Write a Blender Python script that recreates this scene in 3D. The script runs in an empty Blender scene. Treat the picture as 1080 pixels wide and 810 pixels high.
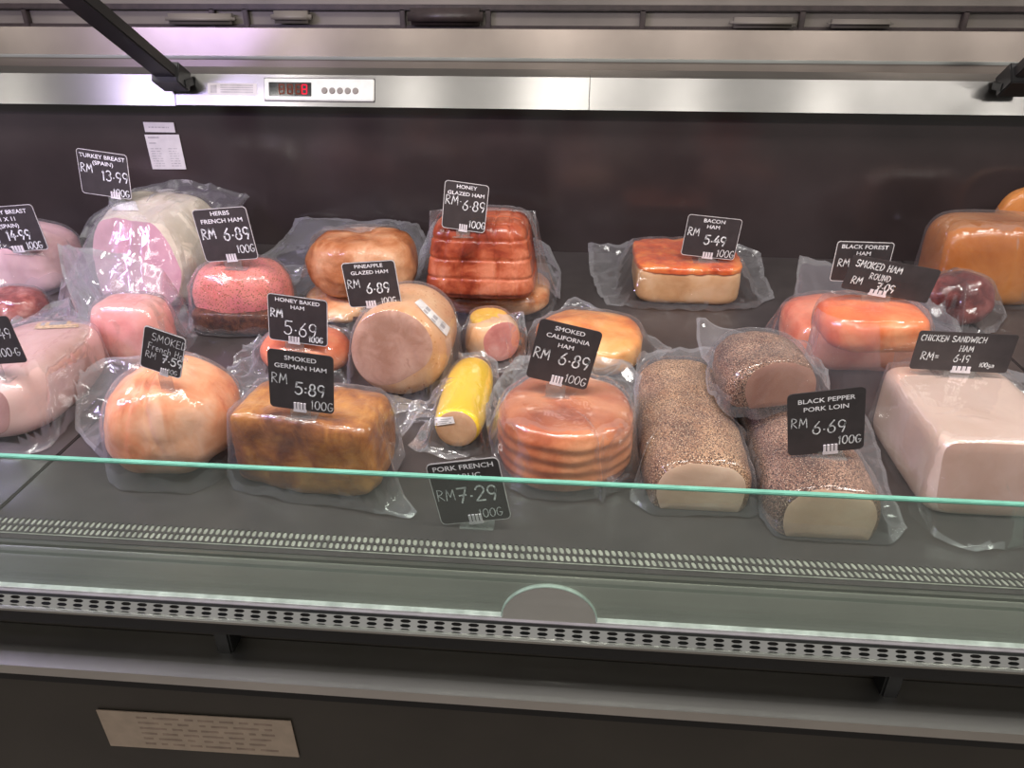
import bpy, bmesh, math, random
from mathutils import Vector, Matrix, noise
from mathutils.bvhtree import BVHTree

R = math.radians
random.seed(7)
SC = bpy.context.scene
COL = SC.collection

# ------------------------------------------------------------------ camera
W_, H_, F = 1080.0, 810.0, 800.0
ZD = 0.85                      # height of the display deck above the floor
HC = 0.52                      # camera above the deck
PITCH, YAW = math.atan((405 + 27) / F), R(4.67)
CAMLOC = Vector((0, 0, ZD + HC))
cd = bpy.data.cameras.new('camera')
cd.sensor_width = 36
cd.lens = F / W_ * 36
cd.clip_start = 0.01
cam = bpy.data.objects.new('camera', cd)
cam.location = CAMLOC
cam.rotation_euler = (math.pi / 2 - PITCH, 0, YAW)
COL.objects.link(cam)
SC.camera = cam
CM = Matrix.Rotation(YAW, 3, 'Z') @ Matrix.Rotation(math.pi / 2 - PITCH, 3, 'X')
FWD = CM @ Vector((0, 0, -1))

def ray(px, py):
    return (CM @ Vector(((px - 540) / F, (405 - py) / F, -1.0))).normalized()
def onz(px, py, z=0.0):                    # z is counted from the deck
    d = ray(px, py)
    return CAMLOC + d * ((ZD + z - CAMLOC.z) / d.z)
def ony(px, py, y):
    d = ray(px, py)
    return CAMLOC + d * ((y - CAMLOC.y) / d.y)
def onx(px, py, x):
    d = ray(px, py)
    return CAMLOC + d * ((x - CAMLOC.x) / d.x)
def mpp(p):                                # metres per photo pixel at a point
    return (p - CAMLOC).dot(FWD) / F

# ------------------------------------------------------------------ light
SC.view_settings.view_transform = 'Standard'
SC.view_settings.look = 'None'
SC.view_settings.exposure = 0.0
SC.view_settings.gamma = 1.0
SC.view_settings.use_curve_mapping = False
SC.cycles.transparent_max_bounces = 32
wd = bpy.data.worlds.new('World')
SC.world = wd
wd.use_nodes = True
bgn = wd.node_tree.nodes['Background']
bgn.inputs[0].default_value = (1.0, 0.965, 0.935, 1)
bgn.inputs[1].default_value = 0.42

def area(name, loc, target, sx, sy, power, color=(1, 1, 1)):
    l = bpy.data.lights.new(name, 'AREA')
    l.shape = 'RECTANGLE'
    l.size, l.size_y = sx, sy
    l.energy = power
    l.color = color
    o = bpy.data.objects.new(name, l)
    o.location = loc
    o.rotation_euler = (Vector(target) - Vector(loc)).to_track_quat('-Z', 'Y').to_euler()
    COL.objects.link(o)
    return o
# the case's own LED strip (in its canopy, above the picture) and the shop's ceiling panels
area('case_strip_light', (0, 0.62, ZD + 0.82), (0, 0.95, ZD), 2.6, 0.05, 5, (1, 0.96, 0.91))
for lpx in (-70, 85, 250, 410, 560, 602, 740, 910, 1130):      # the canopy's row of lamps
    lx = ony(lpx, 95, 1.4).x * 1.6
    area('canopy_lamp', (lx, 0.6, ZD + 0.84), (lx * .8, 0.95, ZD), 0.07, 0.05, 1.05, (1, 0.96, 0.91))
for lx in (-1.5, 0.1, 1.5):
    area('ceiling_panel_light', (lx, 0.1, 2.95), (lx, 0.5, 0), 0.5, 0.5, 16, (1, 0.96, 0.91))
area('neighbour_case_light', (-1.25, 0.55, ZD + 0.75), (-0.65, 1.0, ZD), 0.5, 0.05, 8, (0.62, 0.5, 1.0))

# ------------------------------------------------------------------ materials
def lin(c):
    return tuple((v / 255 / 12.92) if v / 255 <= 0.04045 else ((v / 255 + 0.055) / 1.055) ** 2.4 for v in c[:3]) + (1,)
MATS = {}
def newmat(name):
    m = bpy.data.materials.new(name)
    m.use_nodes = True
    nt = m.node_tree
    nt.nodes.clear()
    out = nt.nodes.new('ShaderNodeOutputMaterial')
    MATS[name] = m
    return m, nt, out
def nd(nt, kind, **kw):
    n = nt.nodes.new(kind)
    for k, v in kw.items():
        if k in n.inputs:
            n.inputs[k].default_value = v
        else:
            setattr(n, k, v)
    return n
def ramp(nt, stops, fac):
    r = nt.nodes.new('ShaderNodeValToRGB')
    els = r.color_ramp.elements
    while len(els) > len(stops):
        els.remove(els[-1])
    while len(els) < len(stops):
        els.new(0.5)
    for e, (p, c) in zip(els, stops):
        e.position = p
        e.color = lin(c)
    nt.links.new(fac, r.inputs[0])
    return r.outputs[0]
def plain(name, rgb, rough=0.5, metal=0.0, spec=0.5, nscale=60, namt=0.12, bump=0.0, coat=0.0):
    m, nt, out = newmat(name)
    b = nd(nt, 'ShaderNodeBsdfPrincipled', Roughness=rough, Metallic=metal)
    b.inputs['Specular IOR Level'].default_value = spec
    b.inputs['Coat Weight'].default_value = coat
    tc = nd(nt, 'ShaderNodeTexCoord')
    n = nd(nt, 'ShaderNodeTexNoise', Scale=nscale, Detail=4.0)
    nt.links.new(tc.outputs['Object'], n.inputs['Vector'])
    lo = tuple(max(0, v * (1 - namt)) for v in rgb)
    hi = tuple(min(255, v * (1 + namt)) for v in rgb)
    nt.links.new(ramp(nt, [(0.3, lo), (0.7, hi)], n.outputs['Fac']), b.inputs['Base Color'])
    if bump:
        bp = nd(nt, 'ShaderNodeBump', Strength=bump, Distance=0.001)
        nt.links.new(n.outputs['Fac'], bp.inputs['Height'])
        nt.links.new(bp.outputs[0], b.inputs['Normal'])
    nt.links.new(b.outputs[0], out.inputs[0])
    return m
def steel(name, rgb, rough=0.28, stretch=(1, 1, 1), bump=0.12, aniso=0.0):
    m, nt, out = newmat(name)
    b = nd(nt, 'ShaderNodeBsdfPrincipled', Roughness=rough, Metallic=1.0)
    tc = nd(nt, 'ShaderNodeTexCoord')
    mp = nd(nt, 'ShaderNodeMapping')
    mp.inputs['Scale'].default_value = stretch
    nt.links.new(tc.outputs['Object'], mp.inputs[0])
    n = nd(nt, 'ShaderNodeTexNoise', Scale=90.0, Detail=5.0)
    nt.links.new(mp.outputs[0], n.inputs['Vector'])
    n2 = nd(nt, 'ShaderNodeTexNoise', Scale=7.0, Detail=3.0)
    nt.links.new(tc.outputs['Object'], n2.inputs['Vector'])
    c = ramp(nt, [(0.25, tuple(v * .88 for v in rgb)), (0.75, rgb)], n2.outputs['Fac'])
    nt.links.new(c, b.inputs['Base Color'])
    bp = nd(nt, 'ShaderNodeBump', Strength=bump, Distance=0.0006)
    nt.links.new(n.outputs['Fac'], bp.inputs['Height'])
    nt.links.new(bp.outputs[0], b.inputs['Normal'])
    if aniso:
        b.inputs['Anisotropic'].default_value = aniso
        tg = nd(nt, 'ShaderNodeTangent', direction_type='UV_MAP')
        nt.links.new(tg.outputs[0], b.inputs['Tangent'])
    nt.links.new(b.outputs[0], out.inputs[0])
    return m
def meat(name, stops, scale=35, rough=0.42, bump=0.35, fine=220, spots=None, coat=0.35, stretch=(1, 1, 1), sss=0.05, wrinkle=0.5):
    """mottled flesh under a tight film: colour ramp on noise, optional specks, shiny wrinkled coat"""
    m, nt, out = newmat(name)
    b = nd(nt, 'ShaderNodeBsdfPrincipled', Roughness=rough)
    b.inputs['Specular IOR Level'].default_value = 0.2
    b.inputs['Coat Weight'].default_value = coat
    b.inputs['Coat Roughness'].default_value = 0.12
    b.inputs['Subsurface Weight'].default_value = sss
    b.inputs['Subsurface Scale'].default_value = 0.004
    tc = nd(nt, 'ShaderNodeTexCoord')
    mp = nd(nt, 'ShaderNodeMapping')
    mp.inputs['Scale'].default_value = stretch
    nt.links.new(tc.outputs['Object'], mp.inputs[0])
    n = nd(nt, 'ShaderNodeTexNoise', Scale=scale, Detail=6.0, Roughness=0.62, Distortion=0.6)
    nt.links.new(mp.outputs[0], n.inputs['Vector'])
    nl = nd(nt, 'ShaderNodeTexNoise', Scale=scale * .35, Detail=2.0)
    nt.links.new(mp.outputs[0], nl.inputs['Vector'])
    av = nd(nt, 'ShaderNodeMath', operation='MULTIPLY_ADD')
    av.inputs[1].default_value = .55
    nt.links.new(nl.outputs['Fac'], av.inputs[0])
    av2 = nd(nt, 'ShaderNodeMath', operation='MULTIPLY')
    av2.inputs[1].default_value = .5
    nt.links.new(n.outputs['Fac'], av2.inputs[0])
    nt.links.new(av2.outputs[0], av.inputs[2])
    col = ramp(nt, [(.5 + (p_ - .47) * .5, c_) for p_, c_ in stops], av.outputs[0])
    n2 = nd(nt, 'ShaderNodeTexNoise', Scale=fine, Detail=3.0)
    nt.links.new(tc.outputs['Object'], n2.inputs['Vector'])
    hgt = n2.outputs['Fac']
    for sp in (spots or []):
        v = nd(nt, 'ShaderNodeTexVoronoi', Scale=sp[1])
        nt.links.new(tc.outputs['Object'], v.inputs['Vector'])
        r = nd(nt, 'ShaderNodeValToRGB')
        r.color_ramp.elements[0].position = sp[2]
        r.color_ramp.elements[0].color = (1, 1, 1, 1)
        r.color_ramp.elements[1].position = sp[2] + 0.08
        r.color_ramp.elements[1].color = (0, 0, 0, 1)
        nt.links.new(v.outputs['Distance'], r.inputs[0])
        mx = nd(nt, 'ShaderNodeMix', data_type='RGBA')
        nt.links.new(r.outputs[0], mx.inputs[0])
        nt.links.new(col, mx.inputs[6])
        mx.inputs[7].default_value = lin(sp[0])
        col = mx.outputs[2]
    nt.links.new(col, b.inputs['Base Color'])
    bp = nd(nt, 'ShaderNodeBump', Strength=bump, Distance=0.0015)
    nt.links.new(hgt, bp.inputs['Height'])
    nt.links.new(bp.outputs[0], b.inputs['Normal'])
    v2 = nd(nt, 'ShaderNodeTexVoronoi', Scale=75.0, feature='DISTANCE_TO_EDGE')
    nw = nd(nt, 'ShaderNodeTexNoise', Scale=14.0, Detail=2.0)
    nt.links.new(tc.outputs['Object'], nw.inputs['Vector'])
    nt.links.new(nw.outputs['Color'], v2.inputs['Vector'])
    v2.inputs['Scale'].default_value = 6.0
    bc = nd(nt, 'ShaderNodeBump', Strength=wrinkle * .7, Distance=0.004)
    nt.links.new(v2.outputs['Distance'], bc.inputs['Height'])
    nt.links.new(bc.outputs[0], b.inputs['Coat Normal'])
    nt.links.new(b.outputs[0], out.inputs[0])
    return m
def film(name, haze=0.07, rim=0.4, rough=0.14, tint=(235, 232, 238), crease=0.6, cs=9.0, refl=0.5):
    """clear vacuum film: mostly see-through, faint milkiness, sharp glints on creases"""
    m, nt, out = newmat(name)
    tr = nd(nt, 'ShaderNodeBsdfTransparent')
    tr.inputs[0].default_value = (0.97, 0.97, 0.97, 1)
    df = nd(nt, 'ShaderNodeBsdfDiffuse')
    df.inputs[0].default_value = lin(tint)
    tl = nd(nt, 'ShaderNodeBsdfTranslucent')
    tl.inputs[0].default_value = lin(tint)
    gl = nd(nt, 'ShaderNodeBsdfGlossy', Roughness=rough)
    tc = nd(nt, 'ShaderNodeTexCoord')
    nw = nd(nt, 'ShaderNodeTexNoise', Scale=cs, Detail=2.0)
    nt.links.new(tc.outputs['Object'], nw.inputs['Vector'])
    v = nd(nt, 'ShaderNodeTexVoronoi', Scale=7.0, feature='DISTANCE_TO_EDGE')
    nt.links.new(nw.outputs['Color'], v.inputs['Vector'])
    bp = nd(nt, 'ShaderNodeBump', Strength=crease, Distance=0.006)
    nt.links.new(v.outputs['Distance'], bp.inputs['Height'])
    for s in (gl, df):
        nt.links.new(bp.outputs[0], s.inputs['Normal'])
    lw = nd(nt, 'ShaderNodeLayerWeight', Blend=0.35)
    nt.links.new(bp.outputs[0], lw.inputs['Normal'])
    ml = nd(nt, 'ShaderNodeMixShader')
    ml.inputs[0].default_value = 0.5
    nt.links.new(df.outputs[0], ml.inputs[1])
    nt.links.new(tl.outputs[0], ml.inputs[2])
    hz = nd(nt, 'ShaderNodeMapRange')
    hz.inputs[3].default_value = haze
    hz.inputs[4].default_value = rim
    nt.links.new(lw.outputs['Facing'], hz.inputs[0])
    m1 = nd(nt, 'ShaderNodeMixShader')
    nt.links.new(hz.outputs[0], m1.inputs[0])
    nt.links.new(tr.outputs[0], m1.inputs[1])
    nt.links.new(ml.outputs[0], m1.inputs[2])
    m2 = nd(nt, 'ShaderNodeMixShader')
    fr = nd(nt, 'ShaderNodeMapRange')
    fr.inputs[3].default_value = 0.1 * refl
    fr.inputs[4].default_value = refl
    nt.links.new(lw.outputs['Fresnel'], fr.inputs[0])
    nt.links.new(fr.outputs[0], m2.inputs[0])
    nt.links.new(m1.outputs[0], m2.inputs[1])
    nt.links.new(gl.outputs[0], m2.inputs[2])
    nt.links.new(m2.outputs[0], out.inputs[0])
    return m
def clear(name, tint=(250, 252, 250), refl=0.09, haze=0.0, rough=0.02, hcol=(200, 205, 200)):
    m, nt, out = newmat(name)
    tr = nd(nt, 'ShaderNodeBsdfTransparent')
    tr.inputs[0].default_value = lin(tint)
    gl = nd(nt, 'ShaderNodeBsdfGlossy', Roughness=rough)
    lw = nd(nt, 'ShaderNodeLayerWeight', Blend=0.5)
    pw = nd(nt, 'ShaderNodeMath', operation='POWER')
    pw.inputs[1].default_value = 4.0
    nt.links.new(lw.outputs['Facing'], pw.inputs[0])
    fr = nd(nt, 'ShaderNodeMapRange')
    fr.inputs[3].default_value = 0.045
    fr.inputs[4].default_value = 0.9
    nt.links.new(pw.outputs[0], fr.inputs[0])
    m1 = nd(nt, 'ShaderNodeMixShader')
    nt.links.new(fr.outputs[0], m1.inputs[0])
    nt.links.new(tr.outputs[0], m1.inputs[1])
    nt.links.new(gl.outputs[0], m1.inputs[2])
    last = m1
    if haze:
        df = nd(nt, 'ShaderNodeBsdfDiffuse')
        df.inputs[0].default_value = lin(hcol)
        n = nd(nt, 'ShaderNodeTexNoise', Scale=12.0, Detail=4.0)
        tc = nd(nt, 'ShaderNodeTexCoord')
        nt.links.new(tc.outputs['Object'], n.inputs['Vector'])
        mr = nd(nt, 'ShaderNodeMapRange')
        mr.inputs[3].default_value = haze * 0.6
        mr.inputs[4].default_value = haze * 1.4
        nt.links.new(n.outputs['Fac'], mr.inputs[0])
        m2 = nd(nt, 'ShaderNodeMixShader')
        nt.links.new(mr.outputs[0], m2.inputs[0])
        nt.links.new(m1.outputs[0], m2.inputs[1])
        nt.links.new(df.outputs[0], m2.inputs[2])
        last = m2
    nt.links.new(last.outputs[0], out.inputs[0])
    return m
def glow(name, rgb, strength):
    m, nt, out = newmat(name)
    e = nd(nt, 'ShaderNodeEmission', Strength=strength)
    e.inputs[0].default_value = lin(rgb)
    nt.links.new(e.outputs[0], out.inputs[0])
    return m

M_DECK = plain('dark brown steel deck', (64, 58, 58), 0.38, 0.0, 0.5, 30, 0.08)
M_BACK = plain('dark glossy back panel', (54, 46, 46), 0.16, 0.0, 0.5, 5, 0.12)
M_RAIL = steel('brushed stainless rail', (140, 138, 135), 0.3, (1, 1, 1), 0.06, 0.75)
M_SHEET = steel('brushed stainless sheet', (178, 165, 156), 0.32, (1, 1, 1), 0.05, 0.7)
M_LEDGE = steel('brushed stainless ledge', (150, 148, 142), 0.4, (0.04, 1, 1), 0.25)
M_TRIM = steel('bright stainless trim', (205, 205, 200), 0.3, (0.04, 1, 1), 0.1)
M_DARK = plain('black painted steel', (34, 33, 31), 0.32, 0.0, 0.5, 20, 0.1)
M_GAP = plain('black rubber and shade', (14, 14, 14), 0.5)
M_KICK = plain('dark brown lower panel', (62, 57, 50), 0.42, 0, 0.5, 8, 0.08)
M_ARM = plain('black arm paint', (30, 29, 29), 0.4, 0, 0.5, 30, 0.1)
M_GLASS = clear('clear front glass', (238, 246, 241), haze=0.055)  # haze is a painted milky veil standing in for reflections on the glass
M_EDGE = plain('polished green glass edge', (112, 170, 150), 0.12, 0, 0.6, 40, 0.06)
M_EDGE2 = plain('pale glass lower edge', (225, 228, 224), 0.2)
M_GREY = plain('grey cabinet panel', (128, 120, 112), 0.4, 0, 0.4, 3, 0.15)
M_FRAME = plain('dark cabinet frame', (62, 52, 50), 0.4)
M_WALL = plain('shop wall paint', (150, 140, 130), 0.7)
M_FLOOR = plain('shop floor tile', (120, 112, 104), 0.4, 0, 0.5, 4, 0.1)
M_CARD = plain('blackboard card', (58, 52, 53), 0.42, 0, 0.45, 60, 0.08)
M_PRINT = plain('white print', (226, 222, 224), 0.6)
M_CHALK = plain('chalk marker', (206, 204, 208), 0.7, nscale=500, namt=0.3)
M_RIM = plain('white card edge', (206, 200, 200), 0.5)
M_ACRY = clear('clear acrylic', (246, 246, 246), haze=0.1)
M_CLIP = plain('frosted white clip', (214, 206, 210), 0.35)
M_PAPER = plain('white paper', (205, 198, 198), 0.7, namt=0.03)
M_BEIGE = plain('beige paper', (186, 166, 146), 0.7, namt=0.04)
M_INK = plain('grey ink', (120, 112, 112), 0.8)
M_CTRL = plain('white plastic', (214, 214, 206), 0.35, namt=0.03)
M_SCREEN = plain('black display window', (24, 22, 22), 0.12)
M_LEDR = glow('red display digit', (255, 40, 70), 1.2)
M_LEDO = glow('dim orange display digit', (150, 70, 50), 0.6)
M_BAND = plain('white sticker', (228, 222, 220), 0.4)
FILM = film('clear vacuum film', 0.08, 0.45, 0.12)
TIGHT = film('tight vacuum film', 0.02, 0.2, 0.1, crease=0.3, cs=7.0, refl=0.32)
SEAL = film('sealed film edge', 0.2, 0.5, 0.2, crease=0.3)
FILMV = film('milky vacuum film', 0.15, 0.5, 0.12, (228, 220, 232), 0.3, 5.0, 0.3)

# ------------------------------------------------------------------ mesh helpers
def link(name, me, mat, parent=None, smooth=True, mats=None):
    for m in (mats or [mat]):
        me.materials.append(m)
    if smooth:
        me.polygons.foreach_set('use_smooth', [True] * len(me.polygons))
    o = bpy.data.objects.new(name, me)
    COL.objects.link(o)
    if parent:
        o.parent = parent
    return o
def from_bm(name, bm, mat, parent=None, smooth=False, mats=None):
    me = bpy.data.meshes.new(name)
    bm.to_mesh(me)
    bm.free()
    return link(name, me, mat, parent, smooth, mats)
def box(bm, lo, hi, bev=0.0, mtx=None):
    r = bmesh.ops.create_cube(bm, size=1)
    vs = r['verts']
    for v in vs:
        for k in range(3):
            v.co[k] = lo[k] if v.co[k] < 0 else hi[k]
    if bev:
        es = list({e for v in vs for e in v.link_edges})
        rb = bmesh.ops.bevel(bm, geom=es, offset=bev, segments=2, affect='EDGES')
        vs = list({v for f in rb['faces'] for v in f.verts} | {v for v in vs if v.is_valid})
    if mtx:
        for v in vs:
            v.co = mtx @ v.co
    return vs
def boxobj(name, lo, hi, mat, parent=None, bev=0.0):
    bm = bmesh.new()
    box(bm, lo, hi, bev)
    return from_bm(name, bm, mat, parent)
def empty(name, loc, rz=0.0, label=None, cat=None, group=None):
    o = bpy.data.objects.new(name, None)
    o.empty_display_size = 0.03
    o.location = loc
    o.rotation_euler = (0, 0, rz)
    COL.objects.link(o)
    if label:
        o['label'] = label
    if cat:
        o['category'] = cat
    if group:
        o['group'] = group
    return o
def tag(o, label, cat, group=None):
    o['label'] = label
    o['category'] = cat
    if group:
        o['group'] = group
    return o
def structure(o):
    o['kind'] = 'structure'
    return o
def extrude_profile(bm, pts, x0, x1, uv=True):
    """a sheet or bar with a y-z profile running along x; first UV axis runs along x"""
    n = len(pts)
    a = [bm.verts.new((x0, p[0], p[1])) for p in pts]
    b = [bm.verts.new((x1, p[0], p[1])) for p in pts]
    fs = []
    for i in range(n):
        j = (i + 1) % n
        fs.append(bm.faces.new((a[i], b[i], b[j], a[j])))
    fs.append(bm.faces.new(a[::-1]))
    fs.append(bm.faces.new(b))
    l = bm.loops.layers.uv.verify()
    for f in fs:
        for lp in f.loops:
            c = lp.vert.co
            lp[l].uv = (c.y * 3 + c.z * 3, c.x) 
    bmesh.ops.recalc_face_normals(bm, faces=fs)
    return fs
def profile(name, pts, x0, x1, mat, parent=None):
    bm = bmesh.new()
    extrude_profile(bm, pts, x0, x1)
    return from_bm(name, bm, mat, parent)

# ------------------------------------------------------------------ shop shell
structure(boxobj('floor', (-3.2, -2.6, -0.06), (3.2, 3.0, 0.0), M_FLOOR))
YB = onz(540, 264).y                     # where deck meets back panel
structure(boxobj('wall_back', (-3.2, YB + 0.75, 0.0), (3.2, YB + 0.85, 3.0), M_WALL))

# ------------------------------------------------------------------ display case
XL, XR = -1.9, 1.9
YG = onz(540, 650).y                     # front glass stands here
YS = onz(540, 598).y                     # deck front edge
case = empty('refrigerated_display_case', (0, 1.0, 0), 0, 'long dark refrigerated deli case with stainless rails holding the hams', 'display case')
def P(y0, z0):
    return (y0 - 1.0, ZD + z0)
# deck in three lift-out panels with joints
xs = [XL, -0.43, 0.43, XR]
sx_l = onz(12, 525).x
sx_r = sx_l + 1.3
for a, b in ((XL, sx_l - .0012), (sx_l + .0012, sx_r - .0012), (sx_r + .0012, XR)):
    boxobj('deck_panel', (a, YS - 1.0, ZD - 0.02), (b, YB - 1.0, ZD), M_DECK, case, 0.0015)
boxobj('deck_support', (XL, YS - .99, ZD - 0.06), (XR, YB - 1.0, ZD - 0.022), M_GAP, case)
zt = ony(540, 116, YB).z - ZD            # top of dark back panel
boxobj('back_panel', (XL, YB - 1.0, ZD - 0.06), (XR, YB - .985, ZD + zt + 0.02), M_BACK, case)
# stainless rail above the back panel, face leaning back a little
yr = YB - 0.045
r0 = ony(540, 115, yr)
r1 = ony(540, 81, yr + 0.02)
r2 = ony(540, 73, yr + 0.045)
jx = ony(182, 95, yr).x
prof = [P(r0.y, r0.z - ZD), P(r1.y, r1.z - ZD), P(r2.y, r2.z - ZD), P(r2.y, r2.z - ZD - .012), P(r1.y + .012, r1.z - ZD - .01), P(yr + .045, r0.z - ZD)]
profile('stainless_rail', prof, jx + .001, ony(622, 95, yr).x - .0006, M_RAIL, case)
profile('stainless_rail', prof, ony(622, 95, yr).x + .0006, XR, M_RAIL, case)
profile('stainless_rail', [(p[0], p[1] - 0.002) for p in prof], XL, jx - .001, M_RAIL, case)
# dark channel behind the rail and the upright sheet above it
ys = YB + 0.05
s0, s1 = ony(540, 62, ys), ony(540, 31, ys)
boxobj('dark_channel', (XL, r2.y - 1.0, r2.z - .05), (XR, ys - 1.0 + .02, r2.z - .012), M_GAP, case)
profile('stainless_sheet', [P(ys, s0.z - ZD), P(ys + .004, s1.z - ZD), P(ys + .014, s1.z - ZD), P(ys + .014, s0.z - ZD - .03), P(ys, s0.z - ZD - .03)], XL, XR, M_SHEET, case)
bm = bmesh.new()
box(bm, (XL, ys - 1 - .006, s0.z - .004), (XR, ys - 1 - .001, s0.z + .002), .001)
from_bm('sheet_lip', bm, M_TRIM, case)
# case body below
boxobj('case_base', (XL, YS - .96, 0.0), (XR, YB - .985, ZD - 0.06), M_DARK, case)

def perforated(name, o, u, v, nu, nv, cu, cv, su, sv, shear, depth, mat, parent, r=0.35, row_shift=0.0):
    """plate of nu x nv cells from corner o along unit vectors u, v, each cell pierced by a rounded slot"""
    bm = bmesh.new()
    w = u.cross(v).normalized()
    k = 0.5
    oct_ = [(-1, -1 + 2*r), (-1, 1 - 2*r), (-1 + k, 1), (1 - k, 1), (1, 1 - 2*r), (1, -1 + 2*r), (1 - k, -1), (-1 + k, -1)]
    rec = [(-1, -1/3), (-1, 1/3), (-1/3, 1), (1/3, 1), (1, 1/3), (1, -1/3), (1/3, -1), (-1/3, -1)]
    recc = [(-1, -1), None, (-1, 1), None, (1, 1), None, (1, -1), None]
    for i in range(nu):
        for j in range(nv):
            c = o + u * ((i + .5) * cu + row_shift * j) + v * ((j + .5) * cv)
            inn = [bm.verts.new(c + u * (p[0] * su / 2 + p[1] * shear) + v * (p[1] * sv / 2)) for p in oct_]
            ins = [bm.verts.new(q.co - w * depth) for q in inn]
            def ov(p):
                return bm.verts.new(c + u * (p[0] * cu / 2) + v * (p[1] * cv / 2))
            mid = [ov(p) for p in rec]
            cor = {0: ov((-1, -1)), 1: ov((-1, 1)), 2: ov((1, 1)), 3: ov((1, -1))}
            for q in range(8):
                q2 = (q + 1) % 8
                bm.faces.new((inn[q], inn[q2], ins[q2], ins[q]))
                if q in (1, 3, 5, 7):
                    cc = cor[{1: 1, 3: 2, 5: 3, 7: 0}[q]]
                    bm.faces.new((mid[q], cc, mid[q2], inn[q2], inn[q]))
                else:
                    bm.faces.new((mid[q], mid[q2], inn[q2], inn[q]))
    bmesh.ops.recalc_face_normals(bm, faces=bm.faces)
    return from_bm(name, bm, mat, parent)

# punched return-air strip at the deck's front, bright steel under its holes
off = Vector((0, -1.0, 0))
g0 = Vector((0, onz(540, 592).y, 0)); g1 = Vector((0, onz(540, 568).y, 0))
# the strip lies in front of the deck panels, so the deck starts behind it
cw = 0.0066
ncell = int(2.3 / cw)
bx = -1.15
ylo = g0.y + .001
cv = (g1.y - g0.y) / 3
strip = perforated('air_return_strip', Vector((bx, ylo - 1.0, ZD + .0022)), Vector((1, 0, 0)), Vector((0, 1, 0)), ncell, 2, cw, cv, .0045, .0098, -.0009, .0012, M_DECK, case, .3)
boxobj('bright_tray', (bx, ylo - 1.0 - .001, ZD + .0002), (bx + ncell * cw, ylo - 1.0 + 2 * cv + .001, ZD + .0009), plain('pale tray metal', (160, 157, 148), .4), case)
# stainless ledge in front of deck, stepping down to the glass
zl = -0.003
pl = [P(YS + .002, -.001), P(YS - .004, -.001), P(YS - .005, -.004), P(YS - .012, -.0045), P(YS - .014, zl - .004), P(YG - .0025, zl - .006), P(YG - .0025, zl - .03), P(YS + .002, -.03)]
profile('stainless_ledge', pl, XL, XR, M_LEDGE, case)
# front glass channel line, then slotted trim
zc = zl + .001
boxobj('glass_channel', (XL, YG - 1.0 - .0085, ZD + zl - .006), (XR, YG - 1.0 - .003, ZD + zl + .004), plain('grey aluminium channel', (150, 145, 148), .35, 0, .5, 50, .06), case, .0012)
boxobj('channel_gasket', (XL, YG - 1.0 - .0165, ZD + zl - .026), (XR, YG - 1.0 - .0087, ZD + zl - .0062), M_GAP, case)
ft = YG - .0175
t0 = ony(540, 659, ft); t1 = ony(540, 677, ft - .009)
u = Vector((1, 0, 0)); vv = (Vector((0, t0.y, t0.z)) - Vector((0, t1.y, t1.z)))
hl = vv.length; vv.normalize()
c0 = Vector((-1.12, t1.y - 1.0, t1.z))
cu = mpp(t1) * 18.3
perforated('slotted_trim', c0 + vv * hl * .14, u, vv, int(2.24 / cu), 3, cu, hl * .86 / 3.1, cu * .6, hl * .86 / 3.1 * .74, 0.0, .0008, M_TRIM, case, .3)
bm = bmesh.new()
box(bm, (XL, t1.y - 1.0 - .0006, t1.z - .001), (XR, t1.y - 1.0 + .004, t1.z + .0035), .001)
from_bm('trim_lip', bm, M_TRIM, case)
boxobj('trim_backing', (XL, t0.y - 1.0 + .0018, t1.z + .002), (XR, t0.y - 1.0 + .006, t0.z - .003), M_GAP, case)  # black sheet paints the shade of the cavity, so the slots look dark
# recess, posts, bumper rail, lower panel
yk = YG + 0.02
b0 = ony(540, 722, yk - .036); b1 = ony(540, 738, yk - .052); b2 = ony(540, 747, yk - .052)
boxobj('recess_panel', (XL, yk - 1.0, 0.10), (XR, yk - 1.0 + .02, ZD - .02), M_KICK, case)
boxobj('lower_panel', (XL, yk - 1.0 - .004, 0.10), (XR, yk - 1.0, b2.z - .012), M_KICK, case)
boxobj('plinth', (XL, yk - 1.0 + .04, 0.0), (XR, yk - 1.0 + .08, 0.11), M_GAP, case)
bm = bmesh.new()
extrude_profile(bm, [P(yk - .036, b0.z - ZD), P(yk - .052, b1.z - ZD), P(yk - .052, b2.z - ZD), P(yk - .001, b2.z - ZD - .002), P(yk - .001, b0.z - ZD)], XL, XR)
bump = from_bm('bumper_rail', bm, steel('bright bumper steel', (226, 224, 218), .38, (.04, 1, 1), .1), case)
boxobj('bumper_shade_strip', (XL, yk - 1.046, b2.z - .016), (XR, yk - 1.002, b2.z - .0022), M_GAP, case)  # near-black strip painted in as the shadow beneath the bumper
for px in (245, 945):
    q = ony(px, 690, yk - .01)
    boxobj('recess_post', (q.x - .008, yk - 1.0 - .022, b0.z - .02), (q.x + .008, yk - 1.0, ZD - .03), M_GAP, case, .002)
q = ony(228, 697, yk - .01)
boxobj('recess_bracket', (q.x - .012, yk - 1.0 - .02, q.z - .03), (q.x + .008, yk - 1.0, q.z - .004), M_DARK, case, .001)
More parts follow.
